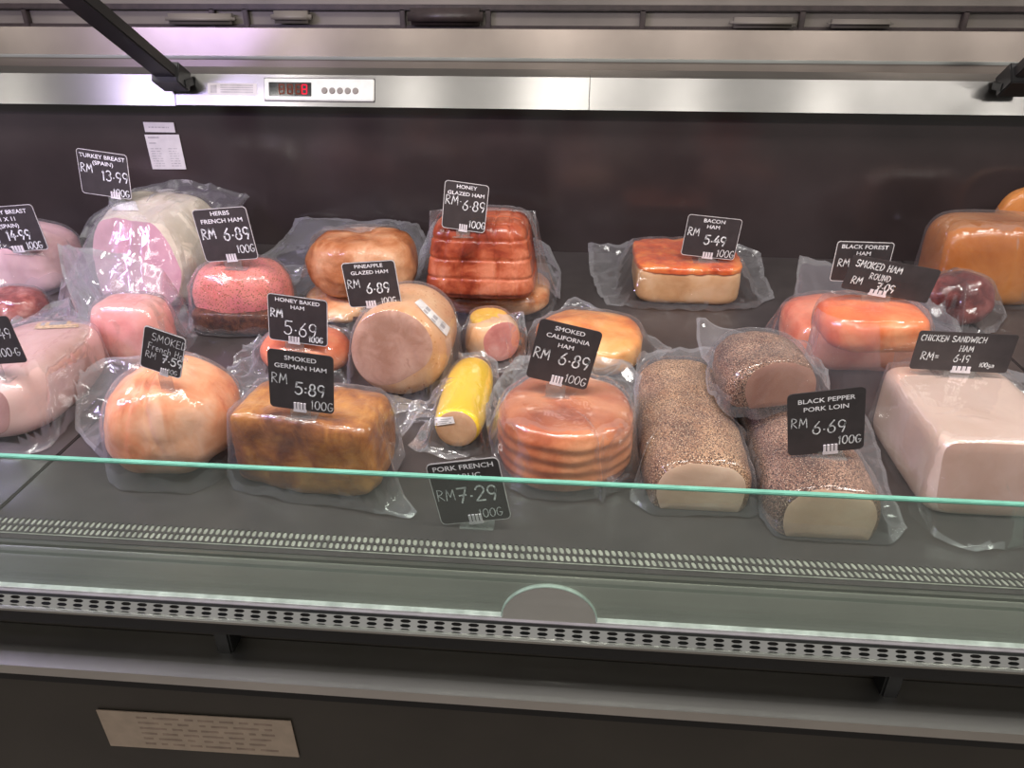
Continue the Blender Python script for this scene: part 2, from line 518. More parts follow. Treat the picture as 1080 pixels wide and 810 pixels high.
# support arms for the canopy glass
def arm(px0, py0, px1, py1, half, side):
    st = ony(px0, py0, yr - .012)
    en = onx(px1, py1, st.x)
    a, b = Vector((st.x, st.y - 1.0, st.z)), Vector((st.x, en.y - 1.0, en.z))
    d = (b - a)
    b = a + d * 1.5
    d = (b - a).normalized()
    n = d.cross(Vector((1, 0, 0))).normalized()
    bm = bmesh.new()
    mtx = Matrix.Translation(a) @ Matrix((Vector((1, 0, 0)), n, d)).transposed().to_4x4()
    box(bm, (-half, -.011, -.01), (half, .011, (b - a).length), .002, mtx)
    o = from_bm('canopy_arm', bm, M_ARM, case)
    bm = bmesh.new()
    box(bm, (-half - .006, -.02, -.018), (half + .004, .018, .03), .002, mtx)
    from_bm('arm_bracket', bm, M_ARM, o)
    bm = bmesh.new()
    box(bm, (st.x - half - .008, yr - 1.0 - .022, st.z - .016), (st.x + half + .006, yr - 1.0 + .012, st.z - .002), .001)
    from_bm('arm_foot', bm, M_GAP, o)
    return o
arm(183, 82, 84, 0, .021, -1)
arm(1072, 86, 1110, 50, .02, 1)

# temperature controller set in the rail
fx0, fx1 = ony(279, 95, yr).x, ony(396, 95, yr).x
fn = (Vector((0, r1.y, r1.z)) - Vector((0, r0.y, r0.z)))
fl = fn.length; fn.normalize()
nrm = Vector((1, 0, 0)).cross(fn).normalized()
if nrm.y > 0:
    nrm = -nrm
def on_face(px, py, lift=0.0):
    """point on the leaning rail face"""
    d = ray(px, py)
    p0 = Vector((0, r0.y, r0.z))
    t = (p0 - CAMLOC).dot(nrm) / d.dot(nrm)
    return CAMLOC + d * t + nrm * lift + off
FACE = Matrix((Vector((1, 0, 0)), fn, nrm)).transposed().to_4x4()
cc = on_face(337, 95)
fm = Matrix.Translation(cc) @ FACE
def facebox(name, x0, x1, y0, y1, z0, z1, mat, parent, bev=.0008):
    bm = bmesh.new()
    box(bm, (x0, y0, z0), (x1, y1, z1), bev, fm)
    return from_bm(name, bm, mat, parent)
s = mpp(cc - off)
cwid = 118 * s
ctl = facebox('temperature_controller', -cwid / 2, cwid / 2, -11 * s, 11 * s, -.002, .004, M_CTRL, case, .0015)
ctl['label'] = 'white controller with red digits and five round buttons'
facebox('bezel', -cwid / 2 - .0012, cwid / 2 + .0012, -12 * s, 12 * s, -.001, .002, M_FRAME, ctl)
facebox('display_window', -54 * s, -8 * s, -7 * s, 7 * s, .0036, .0046, M_SCREEN, ctl)
SEG = {'0': 'abcdef', '8': 'abcdefg', '4': 'fgbc', 'C': 'afed'}
def sevenseg(ch, cx, hgt, mat):
    bm = bmesh.new()
    h, w, t = hgt / 2, hgt * .28, hgt * .07
    segs = {'a': (-w, w, h - t, h + t), 'g': (-w, w, -t, t), 'd': (-w, w, -h - t, -h + t), 'b': (w - t, w + t, 0, h), 'c': (w - t, w + t, -h, 0), 'f': (-w - t, -w + t, 0, h), 'e': (-w - t, -w + t, -h, 0)}
    for k in SEG[ch]:
        a = segs[k]
        box(bm, (cx + a[0], a[2], .0046), (cx + a[1], a[3], .0049), 0, fm)
    return from_bm('display_digit', bm, mat, ctl)
for i, ch in enumerate('888'):
    sevenseg(ch, (-40 + 9 * i) * s, 9 * s, M_LEDO)
sevenseg('8', -15.5 * s, 9 * s, M_LEDR)
for i in range(5):
    bm = bmesh.new()
    bmesh.ops.create_cone(bm, cap_ends=True, segments=18, radius1=3.4 * s, radius2=2.8 * s, depth=.002, matrix=fm @ Matrix.Translation(((6 + 8.3 * i) * s, -1 * s, .0048)))
    from_bm('push_button', bm, M_GREY, ctl)

# front glass with its half-round finger notch and green polished edge
NX, NR = ony(579, 650, YG).x, .5 * (ony(629, 650, YG).x - ony(529, 650, YG).x)
zg0 = ZD + zl + .003
zg1 = ony(540, 505, YG).z
glass = empty('front_glass_panel', (0, YG, zg0), 0, 'low clear front glass with green edge and half round finger notch', 'glass')
def glass_poly(x0, x1, h):
    pts = [(x0, 0), (NX - NR, 0)]
    for i in range(1, 24):
        a = math.pi - math.pi * i / 24
        pts.append((NX + NR * math.cos(a), NR * .92 * math.sin(a)))
    pts += [(NX + NR, 0), (x1, 0), (x1, h), (x0, h)]
    return pts
bm = bmesh.new()
hg = zg1 - zg0
pts = glass_poly(XL + .05, XR - .05, hg - .0025)
f = bm.faces.new([bm.verts.new((p[0], .0025, p[1])) for p in pts])
ex = bmesh.ops.extrude_face_region(bm, geom=[f])
for v in ex['geom']:
    if isinstance(v, bmesh.types.BMVert):
        v.co.y = -.0025
bmesh.ops.triangulate(bm, faces=bm.faces)
bmesh.ops.recalc_face_normals(bm, faces=bm.faces)
from_bm('glass_pane', bm, M_GLASS, glass)
boxobj('polished_edge', (XL + .05, -.0026, hg - .0024), (XR - .05, .0026, hg), M_EDGE, glass, .0006)
boxobj('lower_edge', (XL + .05, -.0029, 0), (NX - NR, .0029, .0016), M_EDGE2, glass)
boxobj('lower_edge', (NX + NR, -.0029, 0), (XR - .05, .0029, .0016), M_EDGE2, glass)
bm = bmesh.new()
prev = None
for i in range(41):
    a = math.pi * i / 40
    ring = []
    for k in range(6):
        t = 2 * math.pi * k / 6
        rr = NR + .0001 + .0008 * math.cos(t)
        ring.append(bm.verts.new((NX + rr * math.cos(a), .0028 * math.sin(t), rr * .92 * math.sin(a))))
    if prev:
        for k in range(6):
            bm.faces.new((prev[k], prev[(k + 1) % 6], ring[(k + 1) % 6], ring[k]))
    prev = ring
from_bm('notch_edge', bm, plain('ground glass edge', (190, 205, 196), .3), glass, True)

# cabinet row seen above the sheet (sliding service doors)
yw = YB + .34
cab = empty('service_door_row', (0, yw, ZD), 0, 'row of grey framed sliding service doors behind the stainless sheet', 'cabinet')
zt0, zt1 = ony(540, 42, yw).z - ZD - .2, ony(540, -40, yw).z - ZD
zr = ony(540, 8, yw).z - ZD
boxobj('backing', (-1.9, 0.006, -ZD), (1.9, .03, zt1), M_GREY, cab)
boxobj('top_rail', (-1.9, -.012, zr - .006), (1.9, .006, zr + .006), M_FRAME, cab, .002)
boxobj('lower_board', (-1.9, -.006, ony(540, 27, yw).z - ZD - .1), (1.9, .006, ony(540, 27, yw).z - ZD), M_FRAME, cab, .002)
for px in (28, 225, 260, 425, 515, 678, 846, 1018):
    x = ony(px, 15, yw).x
    boxobj('door_stile', (x - .006, -.01, zr - .25), (x + .006, .006, zr), M_FRAME, cab, .0015)
for px0, px1, py0, py1 in ((290, 330, 11, 24), (432, 510, 8, 26), (768, 838, 18, 29), (870, 940, 20, 29), (180, 250, 14, 25)):
    a, b = ony(px0, py1, yw), ony(px1, py0, yw)
    bm = bmesh.new()
    box(bm, (a.x, -.03, a.z - ZD), (b.x, .0, b.z - ZD), .008)
    from_bm('pane_shape', bm, M_GREY if px0 != 432 else M_FRAME, cab, True)  # rounded blocks for the fuzzy shapes in the door panes

# ------------------------------------------------------------------ papers
def quad_paper(name, corners, y, mat, label, cat, lines=None, ink=M_INK, tilt=True):
    pts = [ony(c[0], c[1], y) for c in corners]             # tl, tr, br, bl
    c = sum(pts, Vector()) / 4
    r = ((pts[1] - pts[0]) + (pts[2] - pts[3])) / 2
    d = ((pts[3] - pts[0]) + (pts[2] - pts[1])) / 2
    w, h = r.length, d.length
    r.normalize()
    up = (-d - r * (-d).dot(r)).normalized()
    n = r.cross(up)
    o = empty(name, c, 0, label, cat)
    bm = bmesh.new()
    m = Matrix((r, up, n)).transposed().to_4x4()
    box(bm, (-w / 2, -h / 2, -.0008), (w / 2, h / 2, .0002), 0, m)
    from_bm('sheet', bm, mat, o)
    if lines:
        bm = bmesh.new()
        for (x0, x1, yy, th) in lines:
            box(bm, (x0 * w, yy * h - th * h / 2, .0002), (x1 * w, yy * h + th * h / 2, .0004), 0, m)
        from_bm('printed_lines', bm, ink, o)
    return o
def jot(rows, x0, x1, th, y0, y1, seed):
    rnd = random.Random(seed)
    out = []
    for i in range(rows):
        y = y0 + (y1 - y0) * i / max(1, rows - 1)
        x = x0
        while x < x1 - .03:
            w = rnd.uniform(.03, .14)
            out.append((x, min(x1, x + w), y, th))
            x += w + .03
    return out
M_FAINT = plain('faint grey ink', (164, 158, 160), .8)
quad_paper('paper_notice', [(151, 129), (182, 129), (186, 140), (153, 139)], YB - .003, M_PAPER, 'small white paper strip on the dark back wall above the bigger notice', 'paper', jot(1, -.35, .35, .12, 0, 0, 3), M_FAINT)
quad_paper('paper_notice', [(152.5, 142), (188, 142), (197, 178.5), (161, 178.5)], YB - .003, M_PAPER, 'larger white printed notice on the dark back wall near turkey breast', 'paper', [(-.42, -.1, .42, .05)] + [(-.42, -.22, .26, .035)] + jot(8, -.42, -.1, .02, .1, -.4, 5) + jot(8, .1, .38, .02, .1, -.4, 6), M_FAINT)
M_FAINT2 = plain('faded brown ink', (158, 138, 122), .8)
quad_paper('paper_label', [(98, 748), (305, 761), (317, 798), (120, 787)], yk - .006, M_BEIGE, 'long beige printed label on the dark panel below the bumper rail', 'label', jot(6, -.3, .0, .05, .36, -.36, 8) + jot(6, .02, .4, .05, .36, -.36, 9), M_FAINT2)
# faint sticker left of the controller
bm = bmesh.new()
fm2 = Matrix.Translation(on_face(245, 94)) @ FACE
s2 = s
box(bm, (-27 * s2, -6 * s2, -.001), (27 * s2, 6 * s2, .0004), 0, fm2)
st = from_bm('instruction_sticker', bm, M_PAPER, case)
st['label'] = 'pale instruction sticker with small lines'
bm = bmesh.new()
for k in range(4):
    box(bm, (-13 * s2, (3.4 - 2.3 * k) * s2, .0004), (23 * s2, (4.4 - 2.3 * k) * s2, .0006), 0, fm2)
box(bm, (-24 * s2, -4 * s2, .0004), (-17 * s2, 4 * s2, .0006), 0, fm2)
from_bm('printed_lines', bm, M_FAINT, st)

# ------------------------------------------------------------------ hams
BVHS = []
COLLIDE = []
BAGS = []
def blob(n=24, p=3.0, size=(1, 1, 1), namp=0.0, nfreq=10.0, flat=-.92, seed=0, fn=None, cyl=None, p2=2.0):
    """rounded block: superellipsoid on a subdivided cube, base flattened, surface lumps by noise; base centre at origin"""
    bm = bmesh.new()
    bmesh.ops.create_cube(bm, size=2)
    bmesh.ops.subdivide_edges(bm, edges=bm.edges[:], cuts=n, use_grid_fill=True)
    sx, sy, sz = (size[0] / 2, size[1] / 2, size[2] / 2)
    off_ = Vector((seed * 3.7, seed * 1.3, seed * 7.1))
    for v in bm.verts:
        d = Vector([math.tan(c * math.pi / 4) if abs(c) < .9999 else c for c in v.co]).normalized()
        if cyl == 'y':
            r = ((abs(d.x) ** p2 + abs(d.z) ** p2) ** (p / p2) + abs(d.y) ** p) ** (-1 / p)
        elif cyl == 'z':
            r = ((abs(d.x) ** p2 + abs(d.y) ** p2) ** (p / p2) + abs(d.z) ** p) ** (-1 / p)
        else:
            r = (abs(d.x) ** p + abs(d.y) ** p + abs(d.z) ** p) ** (-1 / p)
        q = d * r
        co = Vector((q.x * sx, q.y * sy, q.z * sz))
        if namp:
            nv = noise.fractal(co * nfreq + off_, 1.0, 2.0, 3)
            co += Vector((q.x, q.y, q.z)).normalized() * nv * namp
        if co.z < flat * sz:
            co.z = flat * sz
        co.z -= flat * sz
        co.z *= 2 / (1 - flat)
        if fn:
            co = fn(co, q)
        v.co = co
    return bm
def cut(bm, co, no):
    """slice a block; returns a mesh holding just the cut face"""
    g = bm.verts[:] + bm.edges[:] + bm.faces[:]
    res = bmesh.ops.bisect_plane(bm, geom=g, plane_co=co, plane_no=no, clear_outer=True)
    es = [e for e in res['geom_cut'] if isinstance(e, bmesh.types.BMEdge)]
    # order the loop
    adj = {}
    for e in es:
        a, b = e.verts
        adj.setdefault(a, []).append(b)
        adj.setdefault(b, []).append(a)
    st = es[0].verts[0]
    loop, prev, cur = [st], None, st
    while True:
        nx = [k for k in adj[cur] if k is not prev]
        if not nx or nx[0] is st:
            break
        prev, cur = cur, nx[0]
        loop.append(cur)
        if len(loop) > 5000:
            break
    fb = bmesh.new()
    n = Vector(no).normalized()
    pts = [v.co.copy() for v in loop]
    c = sum(pts, Vector()) / len(pts)
    rings = []
    for t, lift in ((1.0, .0), (.97, .0006), (.7, .0012), (.35, .0014)):
        rings.append([fb.verts.new(c + (p - c) * t + n * lift) for p in pts])
    cv_ = fb.verts.new(c + n * .0014)
    m = len(pts)
    for a, b in zip(rings, rings[1:]):
        for i in range(m):
            fb.faces.new((a[i], a[(i + 1) % m], b[(i + 1) % m], b[i]))
    for i in range(m):
        fb.faces.new((rings[-1][i], rings[-1][(i + 1) % m], cv_))
    bmesh.ops.recalc_face_normals(fb, faces=fb.faces)
    fb.normal_update()
    if sum((f.normal for f in fb.faces), Vector()).dot(n) < 0:
        bmesh.ops.reverse_faces(fb, faces=fb.faces)
    return fb

class Ham:
    pass
def top_of(H):
    return H.root.location.z - ZD + max(v.z for v in H.verts) + .0035
def ham(name, label, cat, px, py, w, d, h, mat, z0=0.0, rot=0.0, p=3.0, pn=24, namp=0.002, nfreq=25, flat=-.9, cuts=(), fn=None, seed=1, part='meat', group=None, cyl=None, p2=2.0):
    """px, py: the middle of the front lower edge in the photo; w, d, h in photo pixels at that place"""
    q = onz(px, py, z0)
    s = mpp(q)
    w, d, h = w * s, d * s, h * s
    c = Vector((q.x, q.y, 0)) + Matrix.Rotation(R(rot), 3, 'Z') @ Vector((0, d / 2, 0))
    root = empty(name, (c.x, c.y, ZD + z0 + .0006), R(rot), label, cat, group)
    f2 = (lambda co, qq: fn(co, qq, w, d, h)) if fn else None
    bm = blob(pn, p, (w, d, h), namp, nfreq, flat, seed, f2, cyl, p2)
    pieces = []
    for (co, no, cm, cn) in cuts:
        fb = cut(bm, Vector((co[0] * w, co[1] * d, co[2] * h)), Vector(no))
        pieces.append((fb, cm, cn))
    H = Ham()
    H.root, H.s, H.w, H.d, H.h = root, s, w, d, h
    H.mw = Matrix.Translation(root.location) @ Matrix.Rotation(R(rot), 4, 'Z')
    H.verts, H.polys = [], []
    def reg(b):
        base = len(H.verts)
        b.verts.index_update()
        H.verts += [v.co.copy() for v in b.verts]
        H.polys += [[base + v.index for v in f.verts] for f in b.faces]
    reg(bm)
    H.body = from_bm(part, bm, mat, root, True)
    for fb, cm, cn in pieces:
        reg(fb)
        from_bm(cn, fb, cm, root, True)
    H.bvh = BVHTree.FromPolygons(H.verts, H.polys)
    BVHS.append((H.mw, H.bvh))
    wv = [H.mw @ v for v in H.verts]
    H.box = (min(v.x for v in wv), max(v.x for v in wv), min(v.y for v in wv), max(v.y for v in wv))
    COLLIDE.append((H, H.box, H.mw.inverted(), H.mw, H.bvh, False))
    return H

def grow(H, bm):
    """count an extra piece (rind, crust) as part of the ham's outline"""
    bm.verts.index_update()
    base = len(H.verts)
    H.verts += [v.co.copy() for v in bm.verts]
    H.polys += [[base + v.index for v in f.verts] for f in bm.faces]
    H.bvh = BVHTree.FromPolygons(H.verts, H.polys)
    BVHS[-1] = (H.mw, H.bvh)
    COLLIDE[-1] = COLLIDE[-1][:4] + (H.bvh, False)

def bag(*a, **k):
    BAGS.append((a, k))

def make_bag(H, poly, n=128, m=40, slope=2.2, lift=.003, crumple=.006, mat=None, seed=0, extra=(), center=None, freq=30):
    """pouch film over a ham: poly = photo points (px, py, height above the deck) of the pouch outline, run round it"""
    inv = H.mw.inverted()
    B = [inv @ (ony(a, b, YB - .02) if z == 'w' else onz(a, b, z)) for a, b, z in poly]
    L = [0.0]
    for i in range(len(B)):
        L.append(L[-1] + (B[(i + 1) % len(B)] - B[i]).length)
    out = []
    for k in range(n):
        t = L[-1] * k / n
        i = max(j for j in range(len(B)) if L[j] <= t + 1e-9)
        f = (t - L[i]) / max(1e-9, L[i + 1] - L[i])
        out.append(B[i].lerp(B[(i + 1) % len(B)], f))
    C = Vector(center) if center else Vector((0, 0, 0))
    zb = ZD - H.mw.translation.z
    def drop(mine, x, y, bags=False):
        w = H.mw @ Vector((x, y, 0))
        best = None
        for own, bx_, iv, mw, bv, isb in COLLIDE:
            if bags and not isb:
                continue
            if mine and isb:
                continue
            if (own is H or own in extra) != mine or not (bx_[0] <= w.x <= bx_[1] and bx_[2] <= w.y <= bx_[3]):
                continue
            hit = bv.ray_cast(iv @ Vector((w.x, w.y, ZD + .6)), Vector((0, 0, -1)))
            if hit[0] is not None:
                z = (mw @ hit[0]).z - H.mw.translation.z
                best = z if best is None else max(best, z)
        return best
    sd = Vector((seed * 5.3 + len(poly), seed * 2.1, H.w * 70))
    ymax = YB - .004
    bm = bmesh.new()
    rows, free = [], []
    grid = []
    for k in range(n):
        b = out[k]
        # the pouch always closes outside the ham's own footprint
        rad = math.hypot(b.x - C.x, b.y - C.y)
        far = 0
        for q in range(60, 420, 2):
            if (drop(True, C.x + (b.x - C.x) * q / 100, C.y + (b.y - C.y) * q / 100) or -1) > 0:
                far = q
        if far:
            tt = far / 100 + .009 / max(rad, .01)
            if tt > 1:
                b = Vector((C.x + (b.x - C.x) * tt, C.y + (b.y - C.y) * tt, min(b.z, .006)))
        for rnd_ in range(2):
            zs, xy, last = [], [], 0
            for i in range(m + 1):
                t = (i / m)
                x, y = C.x + (b.x - C.x) * t, C.y + (b.y - C.y) * t
                z = drop(True, x, y)
                if z is not None and z > 0:
                    last = i
                xy.append((x, y))
                zs.append(z)
            stop = m
            for i in range(last + 1, m + 1):
                fr = (i - last) / max(1, m - last)
                zz = .0015 + b.z * fr
                o = drop(False, *xy[i])
                yw_ = (H.mw @ Vector((xy[i][0], xy[i][1], 0))).y
                ob = drop(False, *xy[i], bags=True)
                if yw_ > ymax or (o is not None and o > zz + .016) or (ob is not None and ob > zz + .009):
                    stop = i - 1
                    break
            if stop == m or rnd_:
                break
            tt = max(stop, last + 1) / m
            b = Vector((C.x + (b.x - C.x) * tt, C.y + (b.y - C.y) * tt, b.z))
        grid.append((b, zs, xy, last))
    for k in range(n):
        b, zs0, xy, last = grid[k]
        last = min(m - 2, last + 1) if last < m - 1 else last
        zs = []
        for i in range(m + 1):
            c_ = [grid[(k + dk) % n][1][min(m, max(0, i + di))] for dk in (-1, 0, 1) for di in (-1, 0, 1)]
            c_ = [q for q in c_ if q is not None]
            zs.append(max(c_) if c_ else None)
        col, fre = [], []
        env = e_last = zb
        for i in range(m + 1):
            step = math.dist(xy[i], xy[i - 1]) if i else 0
            env = max(env - slope * step, (zs[i] + lift) if zs[i] is not None else -1)
            fr = 0 if i <= last else (i - last) / max(1, m - last)
            if i <= last:
                e_last, z = env, max(env, zb)
            else:
                z = max(min(env, e_last + (b.z - e_last) * fr), .0015 + (b.z - .0015) * fr)
            if i > last:
                o = drop(False, *xy[i])
                if o is not None and o < z + .03:
                    z = max(z, o + .0025)
            wgt = min(1, max(0, (i - last) / max(3, (m - last) * .5))) if i > last else 0
            pp = Vector((xy[i][0], xy[i][1], z))
            if wgt:
                nn = pp * freq + sd
                v = noise.noise_vector(nn)
                rg = 1 - abs(noise.noise(nn * .9 + Vector((7, 3, 1)))) * 2.2
                amp = crumple * wgt * (0.6 if i == m else 1)
                pp += Vector((v.x * amp * .5, v.y * amp * .5, max(-.2, rg) * amp * 1.3))
            pp.z = max(pp.z, zb + .0012)
            col.append(bm.verts.new(pp))
            fre.append(i > last)
        rows.append(col)
        free.append(fre)
    for k in range(n):
        a, b = rows[k], rows[(k + 1) % n]
        fa, fb = free[k], free[(k + 1) % n]
        for i in range(m):
            f = bm.faces.new((a[i], a[i + 1], b[i + 1], b[i]))
            if i >= m - 2 and max(a[i].co.z, b[i].co.z) < max(a[m].co.z, b[m].co.z) + .007:
                f.material_index = 1
            elif not (fa[i] or fb[i] or fa[i + 1] or fb[i + 1]) or (a[m].co.z < .03 and min(a[i + 1].co.z, b[i + 1].co.z) > a[m].co.z + .008):
                f.material_index = 2
    sm = [r[i] for r, fr in zip(rows, free) for i in range(2, m) if fr[i]]
    for it in range(2):
        bmesh.ops.smooth_vert(bm, verts=sm, factor=.3, use_axis_x=True, use_axis_y=True, use_axis_z=True)
    for it in range(2):
        lo = [e for e in bm.edges if e.calc_length() > .009 and max(v.co.z for v in e.verts) > zb + .012]
        if lo:
            bmesh.ops.subdivide_edges(bm, edges=lo, cuts=2 if it == 0 else 1, use_grid_fill=True)
    for own, _b, iv, mw, bv, isb in COLLIDE:
        if isb or not (own is H or own in extra):
            continue
        to, back = iv @ H.mw, H.mw.inverted() @ mw
        for r in (bm.verts,):
            for v in r:
                p = to @ v.co
                q, nn_, _i, dd = bv.find_nearest(p, .05)
                if q is None:
                    continue
                sd_ = (p - q).dot(nn_)
                if sd_ < .0022 and (dd < .02 or sd_ < 0):
                    t = back @ (q + nn_ * .0026)
                    if t.z > zb + .0012:
                        v.co = t
    bmesh.ops.remove_doubles(bm, verts=bm.verts[:], dist=1e-6)
    bmesh.ops.recalc_face_normals(bm, faces=bm.faces)
    bm.normal_update()
    bm.verts.index_update()
    vs = [v.co.copy() for v in bm.verts]
    fs = [[v.index for v in f.verts] for f in bm.faces]
    wv = [H.mw @ v for v in vs]
    COLLIDE.append((H, (min(v.x for v in wv), max(v.x for v in wv), min(v.y for v in wv), max(v.y for v in wv)), H.mw.inverted(), H.mw, BVHTree.FromPolygons(vs, fs), True))
    return from_bm('vacuum_bag', bm, None, H.root, True, [mat or FILM, SEAL, TIGHT])

def sticker(H, name, corners, mat, lines=0):
    """printed sticker pressed on a ham: photo corners shot onto its surface"""
    nu, nv = 10, 8
    inv = H.mw.inverted()
    o = inv @ CAMLOC
    bm = bmesh.new()
    g = []
    for j in range(nv + 1):
        rw = []
        for i in range(nu + 1):
            a, b = i / nu, j / nv
            t = [corners[0][k] * (1 - a) + corners[1][k] * a for k in (0, 1)]
            u_ = [corners[3][k] * (1 - a) + corners[2][k] * a for k in (0, 1)]
            pxl = [t[k] * (1 - b) + u_[k] * b for k in (0, 1)]
            d = (inv.to_3x3() @ ray(*pxl)).normalized()
            hit = H.bvh.ray_cast(o, d)
            rw.append(bm.verts.new(hit[0] + hit[1] * .0014) if hit[0] is not None else None)
        g.append(rw)
    mid = []
    for j in range(nv):
        for i in range(nu):
            q = (g[j][i], g[j][i + 1], g[j + 1][i + 1], g[j + 1][i])
            if all(q):
                f = bm.faces.new(q)
                if lines and j in (2, 4, 6) and 1 <= i < nu - 1 and (i * 7 + j) % 5:
                    f.material_index = 1
    for v in [v for v in bm.verts if not v.link_faces]:
        bm.verts.remove(v)
    return from_bm(name, bm, None, H.root, True, [mat, M_FAINT])

# ---- flesh, rind and crust
T_PALE = meat('pale turkey flesh', [(.3, (196, 152, 156)), (.5, (214, 172, 176)), (.72, (226, 190, 190))], 18, .4, .15)
T_SKIN = meat('ivory turkey skin', [(.3, (196, 178, 160)), (.5, (220, 204, 188)), (.72, (234, 222, 208))], 14, .4, .3)
T_FACE = meat('pink cut turkey', [(.3, (190, 138, 150)), (.55, (206, 154, 164)), (.75, (216, 168, 174))], 26, .5, .12, coat=.05, wrinkle=.15)
PINKH = meat('pink ham', [(.3, (222, 140, 134)), (.5, (232, 160, 152)), (.72, (240, 182, 172))], 22, .4, .2)
LOAF = meat('long pale loaf', [(.28, (190, 140, 130)), (.5, (214, 172, 166)), (.72, (226, 190, 184))], 9, .4, .15)
LOAFC = meat('loaf end', [(.3, (152, 108, 102)), (.55, (170, 124, 118)), (.75, (184, 140, 132))], 20, .42, .12, wrinkle=.3)
ROSE = meat('rosy ham', [(.25, (196, 84, 76)), (.45, (224, 124, 112)), (.6, (232, 142, 132)), (.75, (206, 110, 118))], 26, .4, .35)
HERB = meat('rosy ham with herbs', [(.25, (206, 104, 96)), (.45, (228, 138, 128)), (.75, (214, 120, 126))], 26, .4, .4, spots=[((112, 88, 40), 260, .22), ((150, 110, 60), 340, .2)])
CRUST = meat('dark herb crust', [(.25, (46, 26, 22)), (.45, (82, 46, 34)), (.62, (110, 66, 44)), (.75, (64, 38, 28))], 90, .5, .8)
SALAMI = meat('dark red meat', [(.25, (96, 36, 34)), (.5, (138, 62, 56)), (.62, (170, 96, 86)), (.78, (206, 150, 138))], 42, .4, .4)
PEACH = meat('peach smoked ham', [(.22, (196, 104, 70)), (.42, (226, 150, 108)), (.58, (230, 168, 130)), (.75, (238, 190, 160))], 22, .38, .3, stretch=(1.4, 1.4, .8), coat=.3)
GERMAN = meat('golden smoked ham', [(.22, (92, 46, 20)), (.38, (136, 78, 32)), (.54, (168, 106, 44)), (.72, (196, 138, 70))], 38, .36, .6, coat=.5)
HONEYB = meat('honey baked ham', [(.25, (214, 98, 62)), (.5, (236, 132, 92)), (.75, (242, 166, 124))], 24, .34, .3, coat=.5)
PINEAP = meat('pineapple glazed ham', [(.22, (156, 80, 48)), (.42, (206, 134, 84)), (.6, (226, 166, 118)), (.75, (234, 190, 150))], 22, .36, .35, coat=.5)
DRUM = meat('browned ham drum', [(.22, (120, 62, 34)), (.4, (160, 98, 62)), (.58, (182, 126, 90)), (.75, (200, 154, 120))], 24, .4, .5, stretch=(1, 1, .6), coat=.25)
NETTED = meat('red brown glazed ham', [(.22, (84, 28, 18)), (.4, (134, 54, 34)), (.56, (168, 84, 56)), (.75, (200, 122, 92))], 28, .34, .4, coat=.5)
SLAB = meat('glazed ham slab', [(.22, (140, 62, 32)), (.42, (196, 120, 70)), (.6, (220, 156, 108)), (.78, (236, 188, 150))], 24, .34, .35, stretch=(.5, 1, 2.4), coat=.5)
BOLOG = meat('tan ham sausage skin', [(.25, (188, 122, 74)), (.42, (208, 152, 106)), (.6, (216, 168, 126)), (.78, (226, 186, 148))], 20, .4, .25, stretch=(1, .6, 1), spots=[((176, 108, 60), 120, .12)])
BOLOGF = meat('tan sausage cut face', [(.3, (172, 126, 104)), (.5, (192, 148, 128)), (.7, (204, 164, 144)), (.82, (160, 110, 92))], 36, .5, .15, wrinkle=.25)
PALEHAM = meat('pale ham with yellow top', [(.3, (224, 168, 120)), (.55, (234, 190, 156)), (.75, (238, 204, 178))], 22, .4, .25)
PALECUT = meat('rosy cut face', [(.3, (186, 104, 98)), (.55, (208, 132, 124)), (.75, (220, 156, 146))], 34, .42, .15)
YFAT = meat('yellow rind', [(.3, (238, 178, 30)), (.7, (252, 206, 60))], 18, .35, .2)
YELLOW = meat('yellow casing', [(.3, (246, 196, 12)), (.7, (252, 212, 36))], 8, .35, .06, sss=.02, wrinkle=.15)
GARLIC = meat('beige sausage face', [(.3, (176, 130, 92)), (.6, (190, 146, 110)), (.8, (200, 158, 122))], 40, .5, .15, wrinkle=.25)
CALI = meat('smoked round ham', [(.2, (130, 58, 30)), (.4, (176, 92, 54)), (.56, (200, 122, 80)), (.75, (218, 150, 108))], 17, .33, .3, coat=.6)
ORANGE = meat('orange smoked ham', [(.22, (196, 100, 36)), (.42, (226, 138, 62)), (.6, (238, 164, 92)), (.78, (242, 184, 120))], 20, .34, .4, coat=.6)
BACONR = meat('orange rind', [(.25, (186, 70, 22)), (.5, (222, 96, 36)), (.75, (238, 136, 62))], 60, .36, .6)
BACONF = meat('beige bacon ham side', [(.3, (196, 140, 90)), (.55, (214, 164, 118)), (.75, (224, 180, 140))], 24, .45, .15)
PEPPER = meat('crushed pepper crust', [(.3, (120, 84, 62)), (.5, (158, 116, 86)), (.7, (186, 146, 112))], 30, .55, 1.0, 520, spots=[((52, 34, 26), 420, .34), ((222, 190, 156), 500, .26), ((84, 54, 38), 620, .34)], coat=.22, sss=0)
PEPPER2 = meat('brown pepper crust', [(.3, (104, 74, 60)), (.5, (140, 102, 82)), (.7, (168, 130, 108))], 30, .55, 1.0, 520, spots=[((46, 30, 26), 420, .36), ((208, 178, 152), 500, .24), ((76, 50, 40), 620, .34)], coat=.22, sss=0)
LOINF = meat('pale loin cut face', [(.3, (204, 168, 142)), (.55, (218, 184, 158)), (.78, (228, 198, 174))], 20, .45, .12, stretch=(1, 1, 2), wrinkle=.3)
LOIND = meat('mauve loin cut face', [(.3, (136, 94, 80)), (.55, (152, 110, 96)), (.78, (164, 122, 106))], 20, .42, .12, wrinkle=.3)
ROUND = meat('salmon smoked ham', [(.22, (206, 98, 72)), (.45, (226, 132, 102)), (.75, (236, 164, 136))], 18, .34, .25, coat=.6)
ROUNDO = meat('orange round ham', [(.22, (206, 84, 40)), (.42, (222, 110, 60)), (.6, (232, 132, 80)), (.78, (240, 164, 118))], 22, .34, .3, coat=.4)
